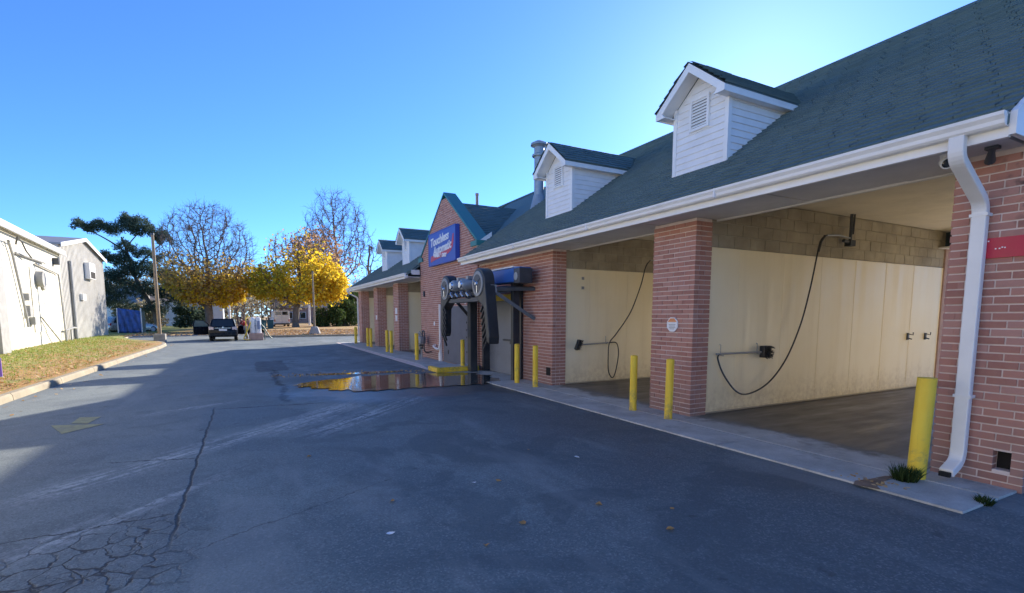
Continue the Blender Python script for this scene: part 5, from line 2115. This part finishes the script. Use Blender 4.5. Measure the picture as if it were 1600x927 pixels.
    if open_doors:
        for sx in (-1, 1):
            hinge = Vector((sx * hw_ * .99, L * .68, 0))
            ang = R(76)
            # door leaf leaves the hinge backwards and outwards
            d = Vector((sx * math.sin(ang), -math.cos(ang), 0))
            nr = Vector((-d.y, d.x, 0))
            ln = 1.12

            def P(u, z, o=0.):
                p = hinge + d * u + nr * o
                return (p.x, p.y, z)
            m = MB().prism([P(0, .38, -.04), P(ln, .38, -.04), P(ln, belt, -.04), P(0, belt, -.04)], nr * .08)
            dr_ = m.build('door', paint, rt, bevel=.015)
            m = MB()
            m.rect_sweep([P(.02, belt), P(.42, H - .12), P(ln - .1, H - .08), P(ln, belt)], .02, .03, nr)
            m.build('window_frame', paint, dr_)
            MB().prism([P(.1, belt, -.004), P(ln - .04, belt, -.004), P(ln - .14, H - .13, -.004), P(.45, H - .16, -.004)], nr * .006).build('window_glass', 'door_glass', dr_)
            MB().prism([P(.75, belt - .18, -.05), P(.98, belt - .18, -.05), P(.98, belt - .12, -.05), P(.75, belt - .12, -.05)], nr * -.02).build('handle', 'chrome', dr_)
    rt.location = loc
    rt.rotation_euler = (0, 0, rot)
    return rt


mat_glass('door_glass', (0.10, 0.16, 0.16), .05)
vehicle('parked_car', (-1.42, 40.6, 0), R(0), 'black hatchback seen from behind with both front doors open', 'car', 'car_black', 4.4, 1.80, 1.56, .98, open_doors=True)
vehicle('parked_suv', (-12.4, 63.9, .02), R(-62), 'silver estate car parked beside the blue tarpaulin', 'car', 'car_silver', 4.6, 1.82, 1.68, 1.0, rear_lens='red_lens')
vehicle('parked_van', (4.15, 71.0, .28), R(4), 'white box van parked beyond the vacuum island', 'van', 'car_white', 5.0, 1.95, 2.15, 1.2, van=True)

# ------------------------------------------------------------------ vacuum island
vi = empty('vacuum_island', (.65, 41.2, 0), 'pinkish block island carrying two white coin vacuums and a hose arch', 'vacuum station')
MB().box(.18, 1.10, 40.8, 41.9, 0, .52).build('block_base', 'pink_block', vi, bevel=.03)
for x, mt in ((.45, 'vac_white'), (.82, 'vac_blue')):
    m = MB()
    m.tube([(x, 41.3, .5), (x, 41.3, 1.5), (x, 41.3, 1.62), (x, 41.3, 1.66)], [.19, .19, .17, .08], 18)
    vv = auto_smooth(m.build('vacuum_drum', 'vac_white', vi), 30)
    MB().box(x - .09, x + .09, 41.08, 41.115, .8, 1.4).build('coin_panel', mt, vv)
    m = MB()
    m.tube([(x, 41.3, 1.02), (x, 41.3, 1.06)], .196, 18)
    m.build('drum_band', 'galv', vv)
m = MB()
m.tube(bezier([(.05, 41.2, .1), (.02, 41.2, 1.4), (.12, 41.2, 1.70), (.3, 41.25, 1.66), (.38, 41.3, 1.4)], 6), .035, 8)
m.build('hose_arch', 'yellow_paint', vi)
m = MB()
m.tube(bezier([(.38, 41.2, 1.4), (.22, 41.0, 1.0), (.0, 40.9, .5), (-.15, 40.9, .15), (-.05, 40.8, .06), (.25, 40.7, .06)], 8), .035, 8)
m.build('vacuum_hose', 'yellow_paint', vi)
m = MB()
m.tube(bezier([(1.0, 41.3, 1.2), (1.25, 41.3, .8), (1.5, 41.3, .3), (1.7, 41.5, .1)], 8), .035, 8)
m.tube([(1.22, 41.6, 0), (1.22, 41.6, 1.25)], .03, 8)
m.build('vacuum_hose', 'green_plastic', vi)

for i, (x, y) in enumerate(((1.65, 60), (2.45, 62))):
    bn = empty('green_bin', (x, y, .2), ('nearer' if i == 0 else 'farther') + ' dark green wheeled bin between vacuums and white van', 'bin', 'green bins by the van')
    MB().prism([(x - .27, y, .3), (x + .27, y, .3), (x + .32, y, 1.25), (x - .32, y, 1.25)], (0, .7, 0)).build('bin_body', 'green_plastic', bn, bevel=.03)
    MB().box(x - .35, x + .35, y - .05, y + .75, 1.255, 1.33).build('bin_lid', 'green_plastic', bn, bevel=.02)
    m = MB()
    m.tube([(x - .27, y + .6, .3), (x + .27, y + .6, .3)], .12, 10)
    m.build('bin_wheels', 'tyre', bn)

# ------------------------------------------------------------------ person at the open right door
def person(x, y, label):
    rt = empty('person', (x, y, 0), label, 'person')
    J = {'pel': (0, 0, .92), 'abd': (-.07, .02, 1.10), 'che': (-.20, .05, 1.30), 'nec': (-.30, .07, 1.45), 'hed': (-.36, .08, 1.56), 'top': (-.39, .085, 1.66),
         'shl': (-.22, .22, 1.36), 'ell': (-.40, .27, 1.14), 'hal': (-.60, .22, 1.02), 'shr': (-.19, -.12, 1.36), 'elr': (-.36, -.18, 1.12), 'har': (-.56, -.12, 1.0),
         'hil': (.0, .10, .88), 'knl': (-.06, .13, .48), 'anl': (.02, .12, .09), 'tol': (-.16, .13, .04), 'hir': (.0, -.10, .88), 'knr': (-.01, -.12, .48), 'anr': (.10, -.11, .09), 'tor': (-.08, -.12, .04)}
    RAD = {'pel': .15, 'abd': .145, 'che': .16, 'nec': .065, 'hed': .095, 'top': .07, 'shl': .075, 'ell': .052, 'hal': .04, 'shr': .075, 'elr': .052, 'har': .04, 'hil': .095, 'knl': .068, 'anl': .048, 'tol': .04, 'hir': .095, 'knr': .068, 'anr': .048, 'tor': .04}
    E_ = [('pel', 'abd'), ('abd', 'che'), ('che', 'nec'), ('nec', 'hed'), ('hed', 'top'), ('che', 'shl'), ('shl', 'ell'), ('ell', 'hal'), ('che', 'shr'), ('shr', 'elr'), ('elr', 'har'), ('pel', 'hil'), ('hil', 'knl'), ('knl', 'anl'), ('anl', 'tol'), ('pel', 'hir'), ('hir', 'knr'), ('knr', 'anr'), ('anr', 'tor')]

    def skin(name, keys, edges, mat, grow=0.0, root=None, sub=2):
        me = bpy.data.meshes.new(name)
        ix = {k: i for i, k in enumerate(keys)}
        me.from_pydata([J[k] for k in keys], [(ix[a], ix[b]) for a, b in edges], [])
        o = bpy.data.objects.new(name, me)
        COL.objects.link(o)
        o.parent = rt
        o.modifiers.new('skin', 'SKIN')
        if not me.skin_vertices:
            me.attributes.new('skin', 'FLOAT', 'POINT') if False else None
        bm = bmesh.new()
        bm.from_mesh(me)
        lay = bm.verts.layers.skin.verify()
        bm.verts.ensure_lookup_table()
        for k, i in ix.items():
            r_ = RAD[k] + grow
            bm.verts[i][lay].radius = (r_, r_)
            bm.verts[i][lay].use_root = (k == (root or keys[0]))
        bm.to_mesh(me)
        bm.free()
        s_ = o.modifiers.new('sub', 'SUBSURF')
        s_.levels = s_.render_levels = sub
        me.materials.append(MATS[mat])
        for p in me.polygons:
            p.use_smooth = True
        return o
    skin('body', list(J), E_, 'skin', 0, 'pel')
    skin('jacket', ['pel', 'abd', 'che', 'shl', 'ell', 'shr', 'elr'], [('pel', 'abd'), ('abd', 'che'), ('che', 'shl'), ('shl', 'ell'), ('che', 'shr'), ('shr', 'elr')], 'red_jacket', .022, 'pel')
    skin('trousers', ['pel', 'hil', 'knl', 'anl', 'hir', 'knr', 'anr'], [('pel', 'hil'), ('hil', 'knl'), ('knl', 'anl'), ('pel', 'hir'), ('hir', 'knr'), ('knr', 'anr')], 'trousers', .016, 'pel')
    m = MB()
    c = Vector(J['hed']) + Vector((.02, 0, .045))
    n = 10
    for i in range(6):
        a = math.pi / 2 * i / 5
    m.tube([tuple(c + Vector((.045, 0, -.06))), tuple(c + Vector((.04, 0, 0))), tuple(c + Vector((.01, 0, .06))), tuple(c + Vector((-.015, 0, .10)))], [.085, .105, .10, .03], 12)
    o = auto_smooth(MB().add(*[m.v, m.f]).build('hair', 'hair', None), 80)
    o.parent = rt
    for nm in ('tol', 'tor'):
        a, b = Vector(J['anl' if nm == 'tol' else 'anr']), Vector(J[nm])
        m = MB().tube([a + Vector((.05, 0, -.04)), a + Vector((0, 0, -.03)), b + Vector((-.02, 0, 0))], [.04, .055, .042], 8)
        o = m.build('shoe', 'sign_white', None)
        o.parent = rt
    # face: nose, eyes, five fingers on each hand
    hd = Vector(J['hed'])
    for i, yy in enumerate((-.035, .035)):
        m = MB().tube([hd + Vector((-.085, yy, .02)), hd + Vector((-.098, yy, .018))], [.014, .006], 8)
        o = m.build('eye', 'hair', None)
        o.parent = rt
    m = MB().tube([hd + Vector((-.085, 0, .02)), hd + Vector((-.12, 0, -.02)), hd + Vector((-.085, 0, -.03))], [.008, .016, .01], 6)
    o = m.build('nose', 'skin', None)
    o.parent = rt
    for hk in ('hal', 'har'):
        h = Vector(J[hk])
        for q in range(5):
            oy = (q - 2) * .018
            ln = (.06, .075, .08, .075, .055)[q] if q else .05
            m = MB().tube([h + Vector((-.01, oy, 0)), h + Vector((-.01 - ln * .55, oy * 1.15, -.01)), h + Vector((-.01 - ln, oy * 1.2, -.035))], [.010, .009, .007], 6)
            o = m.build('finger', 'skin', None)
            o.parent = rt
    return rt


person(.02, 42.55, 'person in a dark red jacket and grey trousers leaning in at the right car door')
# ------------------------------------------------------------------ trees
def colonize(seed, base, trunk_top, att, step=.45, infl=3.0, kill=.8, iters=70, bend=.0):
    """space colonisation: returns node positions, parents"""
    q = np.random.RandomState(seed)
    base, trunk_top = np.array(base, float), np.array(trunk_top, float)
    n0 = max(3, int(np.linalg.norm(trunk_top - base) / step))
    P = [base + (trunk_top - base) * i / n0 + np.array([math.sin(i * .9 + seed) * bend, math.cos(i * .7) * bend, 0]) * (i > 0) for i in range(n0 + 1)]
    par = [-1] + list(range(n0))
    A = att.copy()
    P = np.array(P)
    # nearest node bookkeeping
    d = np.linalg.norm(A[:, None] - P[None], axis=2)
    # only the upper trunk attracts
    lo = int(n0 * .8)
    d[:, :lo] = 1e9
    near = d.argmin(1)
    nd = d.min(1)
    for it in range(iters):
        if len(A) == 0:
            break
        act = nd < infl if it > 12 else nd < 1e8
        if not act.any():
            break
        dirs = {}
        idx = near[act]
        v = A[act] - P[idx]
        v /= np.linalg.norm(v, axis=1)[:, None] + 1e-9
        un, inv = np.unique(idx, return_inverse=True)
        acc = np.zeros((len(un), 3))
        np.add.at(acc, inv, v)
        acc /= np.linalg.norm(acc, axis=1)[:, None] + 1e-9
        acc += q.normal(0, .13, acc.shape)
        acc /= np.linalg.norm(acc, axis=1)[:, None] + 1e-9
        new = P[un] + acc * step
        s0 = len(P)
        P = np.vstack([P, new])
        par += list(un)
        dn = np.linalg.norm(A[:, None] - new[None], axis=2)
        mn = dn.min(1)
        am = dn.argmin(1) + s0
        upd = mn < nd
        nd[upd] = mn[upd]
        near[upd] = am[upd]
        keep = nd > kill
        A, nd, near = A[keep], nd[keep], near[keep]
    return P, np.array(par)


def radii(P, par, tip=.014, ex=2.3):
    n = len(P)
    acc = np.zeros(n)
    nch = np.zeros(n, int)
    for i in range(1, n):
        nch[par[i]] += 1
    r = np.zeros(n)
    for i in range(n - 1, -1, -1):
        r[i] = max(tip, acc[i] ** (1 / ex)) if acc[i] > 0 else tip
        if par[i] >= 0:
            acc[par[i]] += r[i] ** ex
    return r, nch


def seg_mesh(m, a, b, ra, rb, n):
    d = b - a
    L = np.linalg.norm(d)
    if L < 1e-6:
        return
    d = d / L
    u = np.cross(d, [0, 0, 1.0] if abs(d[2]) < .9 else [1.0, 0, 0])
    u /= np.linalg.norm(u)
    w = np.cross(d, u)
    o = len(m.v)
    for p, r in ((a, ra), (b, rb)):
        for k in range(n):
            t = 2 * math.pi * k / n
            m.v.append(tuple(p + (u * math.cos(t) + w * math.sin(t)) * r))
    for k in range(n):
        m.f.append((o + k, o + (k + 1) % n, o + n + (k + 1) % n, o + n + k))


def leaf_quads(m, pts, size, q, elong=1.5, droop=.0):
    for p in pts:
        s_ = size * q.uniform(.55, 1.35)
        a = q.normal(size=3)
        a /= np.linalg.norm(a)
        b = np.cross(a, q.normal(size=3))
        b /= np.linalg.norm(b) + 1e-9
        c = np.cross(a, b)
        u, w = b * s_ * elong * .5, c * s_ * .5
        bend = a * s_ * .15
        m.add([p - u, p - w + bend, p + u, p + w + bend], [(0, 1, 2, 3)])


def ellipsoid_pts(q, n, c, rad, flat_bottom=-1.0, shell=.35):
    out = []
    while len(out) < n:
        v = q.uniform(-1, 1, 3)
        l = np.linalg.norm(v)
        if l > 1 or l < 1e-3 or v[2] < flat_bottom:
            continue
        if q.rand() > shell + (1 - shell) * l:
            continue
        out.append(np.array(c) + v * np.array(rad))
    return np.array(out)


def broad_tree(name, seed, base, trunk_h, crown_c, crown_r, natt, label, bark='bark', step=.5, kill=.9, tip=.016, twigs=3, twig_len=.8, leaf_sets=(), trunk_r=None, flat=-1.0, infl=3.5, trunk_lean=(0, 0), group=None):
    rt = empty(name, base, label, 'tree', group)
    q = np.random.RandomState(seed)
    att = ellipsoid_pts(q, natt, crown_c, crown_r, flat) if crown_c else natt
    P, par = colonize(seed, base, (base[0] + trunk_lean[0], base[1] + trunk_lean[1], base[2] + trunk_h), att, step, infl, kill, 80, .04)
    r, nch = radii(P, par, tip)
    if trunk_r:
        k = trunk_r / r[0]
        r = np.where(r > tip * 1.5, np.maximum(tip, r * (1 + (k - 1) * np.clip((r - tip) / (r[0] - tip), 0, 1))), r)
    tm, bm_ = MB(), MB()
    for i in range(1, len(P)):
        a, b = P[par[i]], P[i]
        ra, rb = r[par[i]], r[i]
        if par[i] == 0:
            ra *= 1.35
        ra = min(ra, rb * 1.6 + .004) if r[par[i]] > .1 and rb < .4 * ra else ra
        if rb > .05:
            seg_mesh(tm, a, b, ra, rb, 9)
        else:
            seg_mesh(bm_, a, b, ra, rb, 4)
    tips = [i for i in range(len(P)) if r[i] < tip * 2.6 and i > 4]
    tip_pts = P[tips]
    for i in tips:
        d0 = P[i] - P[par[i]]
        d0 /= np.linalg.norm(d0) + 1e-9
        for _ in range(twigs):
            d = d0 + q.normal(0, .55, 3)
            d[2] += .18
            d /= np.linalg.norm(d)
            L = twig_len * q.uniform(.4, 1.0)
            mid = P[i] + d * L * .5
            e = P[i] + (d + q.normal(0, .18, 3)) * L
            seg_mesh(bm_, P[i], mid, tip * .75, tip * .55, 3)
            seg_mesh(bm_, mid, e, tip * .55, tip * .3, 3)
    t_o = auto_smooth(tm.build('trunk', bark, rt, fix=False), 60)
    bm_.build('branches', 'twig', rt, fix=False)
    for (mat, n, size, fn, spread, nm) in leaf_sets:
        m = MB()
        wts = np.array([max(0., fn(p)) for p in tip_pts])
        if wts.sum() <= 0:
            continue
        ch = q.choice(len(tip_pts), n, p=wts / wts.sum())
        pts = tip_pts[ch] + q.normal(0, spread, (n, 3))
        leaf_quads(m, pts, size, q)
        m.build(nm, mat, rt, fix=False)
    return rt


# big half-bare tree behind the car
B1 = (-3.70, 68.0, .15)
broad_tree('maple_tree', 11, B1, 2.7, (-3.5, 68.0, 8.6), (5.2, 5.0, 6.0), 3000,
           'broad round tree nearly bare above with tan yellow leaves low down, behind the car', 'bark', .45, .6, .0165, 5, 1.0,
           [('leaf_tan', 5200, .24, lambda p: (1 if p[2] > 3.6 else .0) * max(0, 1 - (p[2] - 3.4) / 5.5) ** 1.6, .35, 'crown'),
            ('leaf_yellow', 3400, .25, lambda p: (1 if p[2] > 3.2 else .0) * max(0, 1 - (p[2] - 3) / 3.2) * (1.9 if p[0] > -2.5 else .5), .35, 'yellow_leaves')],
           trunk_r=.42, flat=-.92)
# yellow maple to its right
B2 = (5.35, 66.0, .35)
q0 = np.random.RandomState(9)
LOBES = [(6.2, 66.0, 6.6, 4.6, 4.6, 4.4), (9.2, 66, 5.6, 2.4, 2.6, 2.2), (2.5, 66.2, 5.6, 2.3, 2.4, 2.0), (6.8, 65.6, 9.8, 2.4, 2.4, 2.2), (4.4, 66, 9.0, 2.0, 2.2, 2.6)]
att2 = np.vstack([ellipsoid_pts(q0, n_, l[:3], l[3:], -.8) for l, n_ in zip(LOBES, (700, 380, 330, 380, 330))])
att2 = att2[att2[:, 2] > 3.3]
broad_tree('maple_tree', 23, B2, 2.2, None, None, att2,
           'full golden yellow maple beside the white van', 'bark', .45, .62, .02, 3, .8,
           [('leaf_yellow', 7200, .27, lambda p: (1 if p[2] > 3.5 else 0) * (.12 + max(0, (p[0] - 3.8) / 3.5)) * max(.03, 1 - max(0, p[2] - 5.2) / 4.6), .34, 'crown'),
            ('leaf_olive', 3600, .25, lambda p: (1 if p[2] > 3.6 else 0) * max(.0, 1.1 - (p[0] - 1) / 6.0) * max(.02, 1 - max(0, p[2] - 4.6) / 3.6), .34, 'olive_leaves'),
            ('leaf_rust', 350, .22, lambda p: max(0, p[2] - 7.2), .4, 'rusty_leaves')],
           trunk_r=.36, trunk_lean=(.1, 0))
# russet tree behind it
broad_tree('oak_tree', 31, (10.2, 82.0, .3), 4.5, (9.8, 82.0, 10.6), (4.0, 4.0, 4.6), 700,
           'thin russet leaved tree rising behind the yellow maple', 'bark_grey', .6, .9, .022, 3, .9,
           [('leaf_rust', 2400, .27, lambda p: 1, .5, 'crown')], trunk_r=.3)
# tall bare tree
broad_tree('bare_tree', 41, (14.3, 86.0, .3), 7.0, (13.6, 86.0, 14.6), (5.2, 4.5, 7.2), 1500,
           'tall leafless tree with pale grey limbs left of the far roof', 'bark_grey', .5, .75, .021, 5, 1.3,
           [('leaf_rust', 350, .26, lambda p: max(0, 13 - p[2]), .6, 'crown')], trunk_r=.36, infl=5)
broad_tree('bare_tree', 43, (19.5, 92.0, .3), 6.0, (20.0, 92.0, 11.5), (4.6, 4.5, 6.0), 420,
           'smaller leafless tree behind the far dormers', 'bark_grey', .6, 1.0, .024, 2, 1.0, trunk_r=.28, infl=5)
broad_tree('bare_tree', 47, (-.2, 92.0, .2), 2.6, (.0, 92.0, 5.2), (4.2, 4, 3.2), 420,
           'low spreading bare tree behind the vacuum island', 'bark_grey', .5, .9, .022, 2, .8,
           [('leaf_wood', 800, .24, lambda p: 1, .5, 'crown')], trunk_r=.25)

# flat-topped pine on the left
pn_ = empty('pine_tree', (-9.3, 74.0, .1), 'dark blue green pine with a flat windswept top behind the grey shed', 'tree')
q = np.random.RandomState(5)
limbs = [([(-9.3, 74, 0), (-9.8, 74, 2.6), (-10.8, 74, 5.0), (-11.5, 74, 7.2), (-11.9, 74, 9.4), (-12.3, 74, 10.9)], .30),
         ([(-11.4, 74, 7.0), (-10.2, 74.3, 8.6), (-9.0, 74.4, 9.9), (-8.3, 74.4, 10.6)], .11),
         ([(-11.8, 74, 9.0), (-13.2, 73.8, 10.2), (-14.8, 73.6, 11.2), (-16.0, 73.5, 11.7)], .11),
         ([(-12.0, 74, 9.6), (-11.0, 74, 11.0), (-10.2, 74, 11.8)], .09), ([(-10.4, 74, 4.3), (-12.0, 73.5, 5.6), (-13.2, 73.2, 6.2)], .10),
         ([(-10.0, 74, 3.2), (-8.6, 73.8, 4.2), (-7.4, 73.6, 4.8)], .09), ([(-11.2, 74, 6.2), (-9.6, 73.6, 6.8), (-8.6, 73.4, 7.0)], .08),
         ([(-11.5, 74, 7.4), (-13.0, 74.2, 8.0), (-14.0, 74.2, 8.2)], .08)]
for i, (pl, r0) in enumerate(limbs):
    m = MB()
    sm_ = bezier(pl, 5)
    m.tube(sm_, [r0 * (1 - .72 * k / (len(sm_) - 1)) for k in range(len(sm_))], 8)
    auto_smooth(m.build('trunk' if i == 0 else 'limb', 'bark', pn_))
clumps = [(-12.4, 11.9, 1.9, .55, 1.0), (-14.3, 11.85, 1.5, .42, .8), (-15.7, 11.9, 1.1, .32, .6), (-10.6, 12.3, 1.6, .55, .9), (-9.3, 11.6, 1.3, .5, .8), (-8.2, 11.0, 1.0, .42, .6), (-11.4, 12.9, 1.0, .4, .6),
          (-12.8, 8.6, 1.3, .4, .6), (-14.0, 8.4, .8, .3, .35), (-10.8, 9.2, 1.2, .35, .5), (-9.2, 8.8, 1.1, .35, .45), (-12.3, 6.9, 1.6, .5, .8), (-13.3, 6.2, 1.3, .45, .6), (-10.2, 7.3, 1.7, .55, .9), (-8.8, 6.6, 1.3, .5, .7),
          (-11.3, 5.3, 1.8, .55, .9), (-8.2, 5.0, 1.4, .5, .7), (-12.8, 4.3, 1.5, .5, .6), (-9.8, 4.4, 1.4, .45, .5), (-13.2, 3.0, 1.3, .6, .5), (-10.8, 2.6, 1.4, .6, .5), (-7.6, 3.7, 1.2, .5, .5), (-14.2, 5.0, 1.4, .6, .6), (-12.0, 9.9, 1.2, .3, .4), (-14.6, 3.6, 1.5, .7, .6), (-9.2, 2.6, 1.3, .6, .4), (-7.4, 6.0, 1.2, .5, .5), (-6.6, 4.6, 1.1, .5, .4), (-11.8, 8.0, 1.5, .4, .6)]
m = MB()
for cx, cz, rx, rz, wgt in clumps:
    n = int(1250 * wgt)
    for _ in range(n):
        v = q.normal(size=3)
        v /= np.linalg.norm(v)
        v *= q.rand() ** .4
        p = np.array([cx, 74.0 + q.uniform(-.4, .4), cz]) + v * np.array([rx * 1.1, rx * 1.1, rz * 1.35]) + np.array([0, 0, .3 * math.sin(5 * v[0] + cx * 3) + q.normal(0, .12)])
        for _k in range(3):
            d = q.normal(size=3)
            d[2] = abs(d[2]) + .25
            d /= np.linalg.norm(d)
            s_ = q.uniform(.16, .30)
            w = np.cross(d, q.normal(size=3))
            w = w / (np.linalg.norm(w) + 1e-9) * .035
            m.add([p - w, p + w, p + d * s_], [(0, 1, 2)])
m.build('crown', 'needle', pn_, fix=False)


# shrubs
def shrub(x, y, rx, rz, n, mat, label, seed, size=.2, ry=None, z=.25):
    rt = empty('shrub', (x, y, z), label, 'shrub')
    q = np.random.RandomState(seed)
    m = MB()
    for _ in range(14):
        a = q.uniform(0, 6.28)
        rr2 = q.uniform(.1, .6)
        m.tube([(x + q.uniform(-.4, .4) * rx, y, z), (x + rr2 * rx * math.cos(a), y + rr2 * rx * math.sin(a) * .6, z + rz * q.uniform(.5, 1.2))], [.05, .015], 5)
    m.build('stem', 'bark', rt)
    m = MB()
    bl = [(q.uniform(-.75, .75), q.uniform(-.5, .5), q.uniform(.2, .85), q.uniform(.28, .5)) for _ in range(16)]
    pts = []
    while len(pts) < n:
        b = bl[q.randint(len(bl))]
        v = q.normal(size=3)
        v /= np.linalg.norm(v)
        v *= q.rand() ** .35
        p = np.array([x + (b[0] + v[0] * b[3]) * rx, y + (b[1] + v[1] * b[3]) * (ry or rx), z + max(.02, (b[2] + v[2] * b[3] * .8)) * rz])
        pts.append(p)
    leaf_quads(m, pts, size, q)
    m.build('foliage', mat, rt, fix=False)
    return rt


shrub(9.4, 68.0, 1.9, 2.5, 4200, 'leaf_green', 'dense dark green shrub under the yellow maple near the far eave', 3)
shrub(11.6, 70.0, 2.0, 3.6, 4200, 'leaf_green', 'taller dark green shrub against the end of the wash building', 4)
shrub(13.8, 74.0, 2.2, 5.0, 3200, 'leaf_green', 'tall olive green shrub rising behind the end downspout', 8)
shrub(-6.3, 80.0, 2.2, 3.0, 2600, 'needle', 'dark evergreen shrub before the pale house', 6, .24)
shrub(-12.5, 84.0, 3.0, 3.2, 2400, 'leaf_wood', 'brown thicket behind the blue tarpaulin', 7, .26)

# ------------------------------------------------------------------ far houses and wood
hs_ = empty('pale_house', (-7.5, 96, .2), 'pale grey sided low house behind the big tree', 'house')
MB().box(-13.0, -3.2, 96, 104, .2, 4.1).build('wall', 'house_siding', hs_)
MB().prism([(-13.4, 95.6, 4.1), (-13.4, 100, 5.6), (-13.4, 104.4, 4.1)], (10.6, 0, 0)).build('roof', 'roof_brown', hs_)
for x in (-11.6, -8.9, -5.6):
    w_ = MB().box(x - .75, x + .75, 95.94, 95.99, 2.1, 3.3).build('window', 'white_trim', hs_)
    MB().box(x - .62, x - .03, 95.90, 95.935, 2.2, 3.2).build('pane', 'glass', w_)
    MB().box(x + .03, x + .62, 95.90, 95.935, 2.2, 3.2).build('pane', 'glass', w_)
MB().box(-13.0, -3.2, 95.93, 95.99, .2, 1.0).build('skirting', 'white_trim', hs_)
hs2 = empty('low_outbuilding', (-16, 100, .2), 'low grey outbuilding seen between the shed and the pine', 'house')
MB().box(-20.5, -13.5, 92, 98, .2, 3.6).build('wall', 'white_trim', hs2)
MB().prism([(-21, 91.6, 3.6), (-21, 95, 6.2), (-21, 98.4, 3.6)], (7.9, 0, 0)).build('roof', 'metal_roof', hs2)
hs3 = empty('brick_house', (12, 112, .2), 'dark brick house glimpsed behind the yellow maple', 'house')
MB().box(6.0, 15.0, 112, 120, .2, 3.4).build('wall', 'pink_block', hs3)
MB().prism([(5.6, 111.5, 3.4), (5.6, 116, 5.6), (5.6, 120.5, 3.4)], (9.8, 0, 0)).build('roof', 'roof_brown', hs3)
for x in (8.0, 10.5, 13.2):
    w_ = MB().box(x - .6, x + .6, 111.93, 111.99, 1.2, 2.6).build('window', 'white_trim', hs3)
    MB().box(x - .5, x + .5, 111.89, 111.925, 1.3, 2.5).build('pane', 'glass', w_)
wp = empty('utility_pole', (-1.5, 84, .2), 'pale utility pole between the big tree trunk and the car', 'pole')
m = MB()
m.tube([(-2.0, 84, 0), (-2.0, 84, 8.5)], [.16, .12], 8)
m.build('pole', 'white_trim', wp)
MB().box(-2.9, -1.1, 83.95, 84.05, 7.8, 7.95).build('crossarm', 'wood_pole', wp)
wp = empty('white_post', (8.3, 79, .2), 'short white post standing right of the yellow maple trunk', 'post')
m = MB()
m.tube([(8.3, 79, 0), (8.3, 79, 3.4)], .14, 8)
m.build('post', 'white_trim', wp)

# far woodland as one mass: trunks, twigs and leaves
q = np.random.RandomState(77)
m, ml = MB(), MB()
for i in range(190):
    y = q.uniform(108, 165)
    x = q.uniform(-55, 62)
    h = q.uniform(7.0, 12.5) * (1 + (y - 108) / 130)
    if 14 < x < 24:
        h *= .9
    lean = q.normal(0, .4)
    seg_mesh(m, np.array([x, y, 0]), np.array([x + lean, y, h * .55]), .2, .12, 5)
    for k in range(16):
        z0 = h * q.uniform(.2, .6)
        a = q.uniform(0, 6.28)
        L = h * q.uniform(.2, .42)
        e = np.array([x + lean * .6 + math.cos(a) * L * .7, y + math.sin(a) * L * .6, z0 + L * .75])
        b = np.array([x + lean * z0 / h, y, z0])
        seg_mesh(m, b, e, .07, .025, 3)
        for _ in range(4):
            e2 = e + np.array([q.normal(0, .7), q.normal(0, .5), abs(q.normal(.5, .5))])
            seg_mesh(m, b + (e - b) * q.uniform(.5, 1), e2, .03, .015, 3)
    n = 190
    pts = np.array([x, y, h * .42]) + q.normal(0, 1, (n, 3)) * np.array([h * .22, h * .2, h * .22])
    pts[:, 2] = np.clip(pts[:, 2], .3, None)
    leaf_quads(ml, pts, .42, q)
w1 = m.build('woodland', 'twig', fix=False)
tag(w1, 'grey brown band of bare trees along the horizon', 'woodland', kind='stuff')
w2 = ml.build('woodland_leaves', 'leaf_wood', fix=False)
tag(w2, 'dull brown and olive foliage of the far wood', 'woodland', kind='stuff')
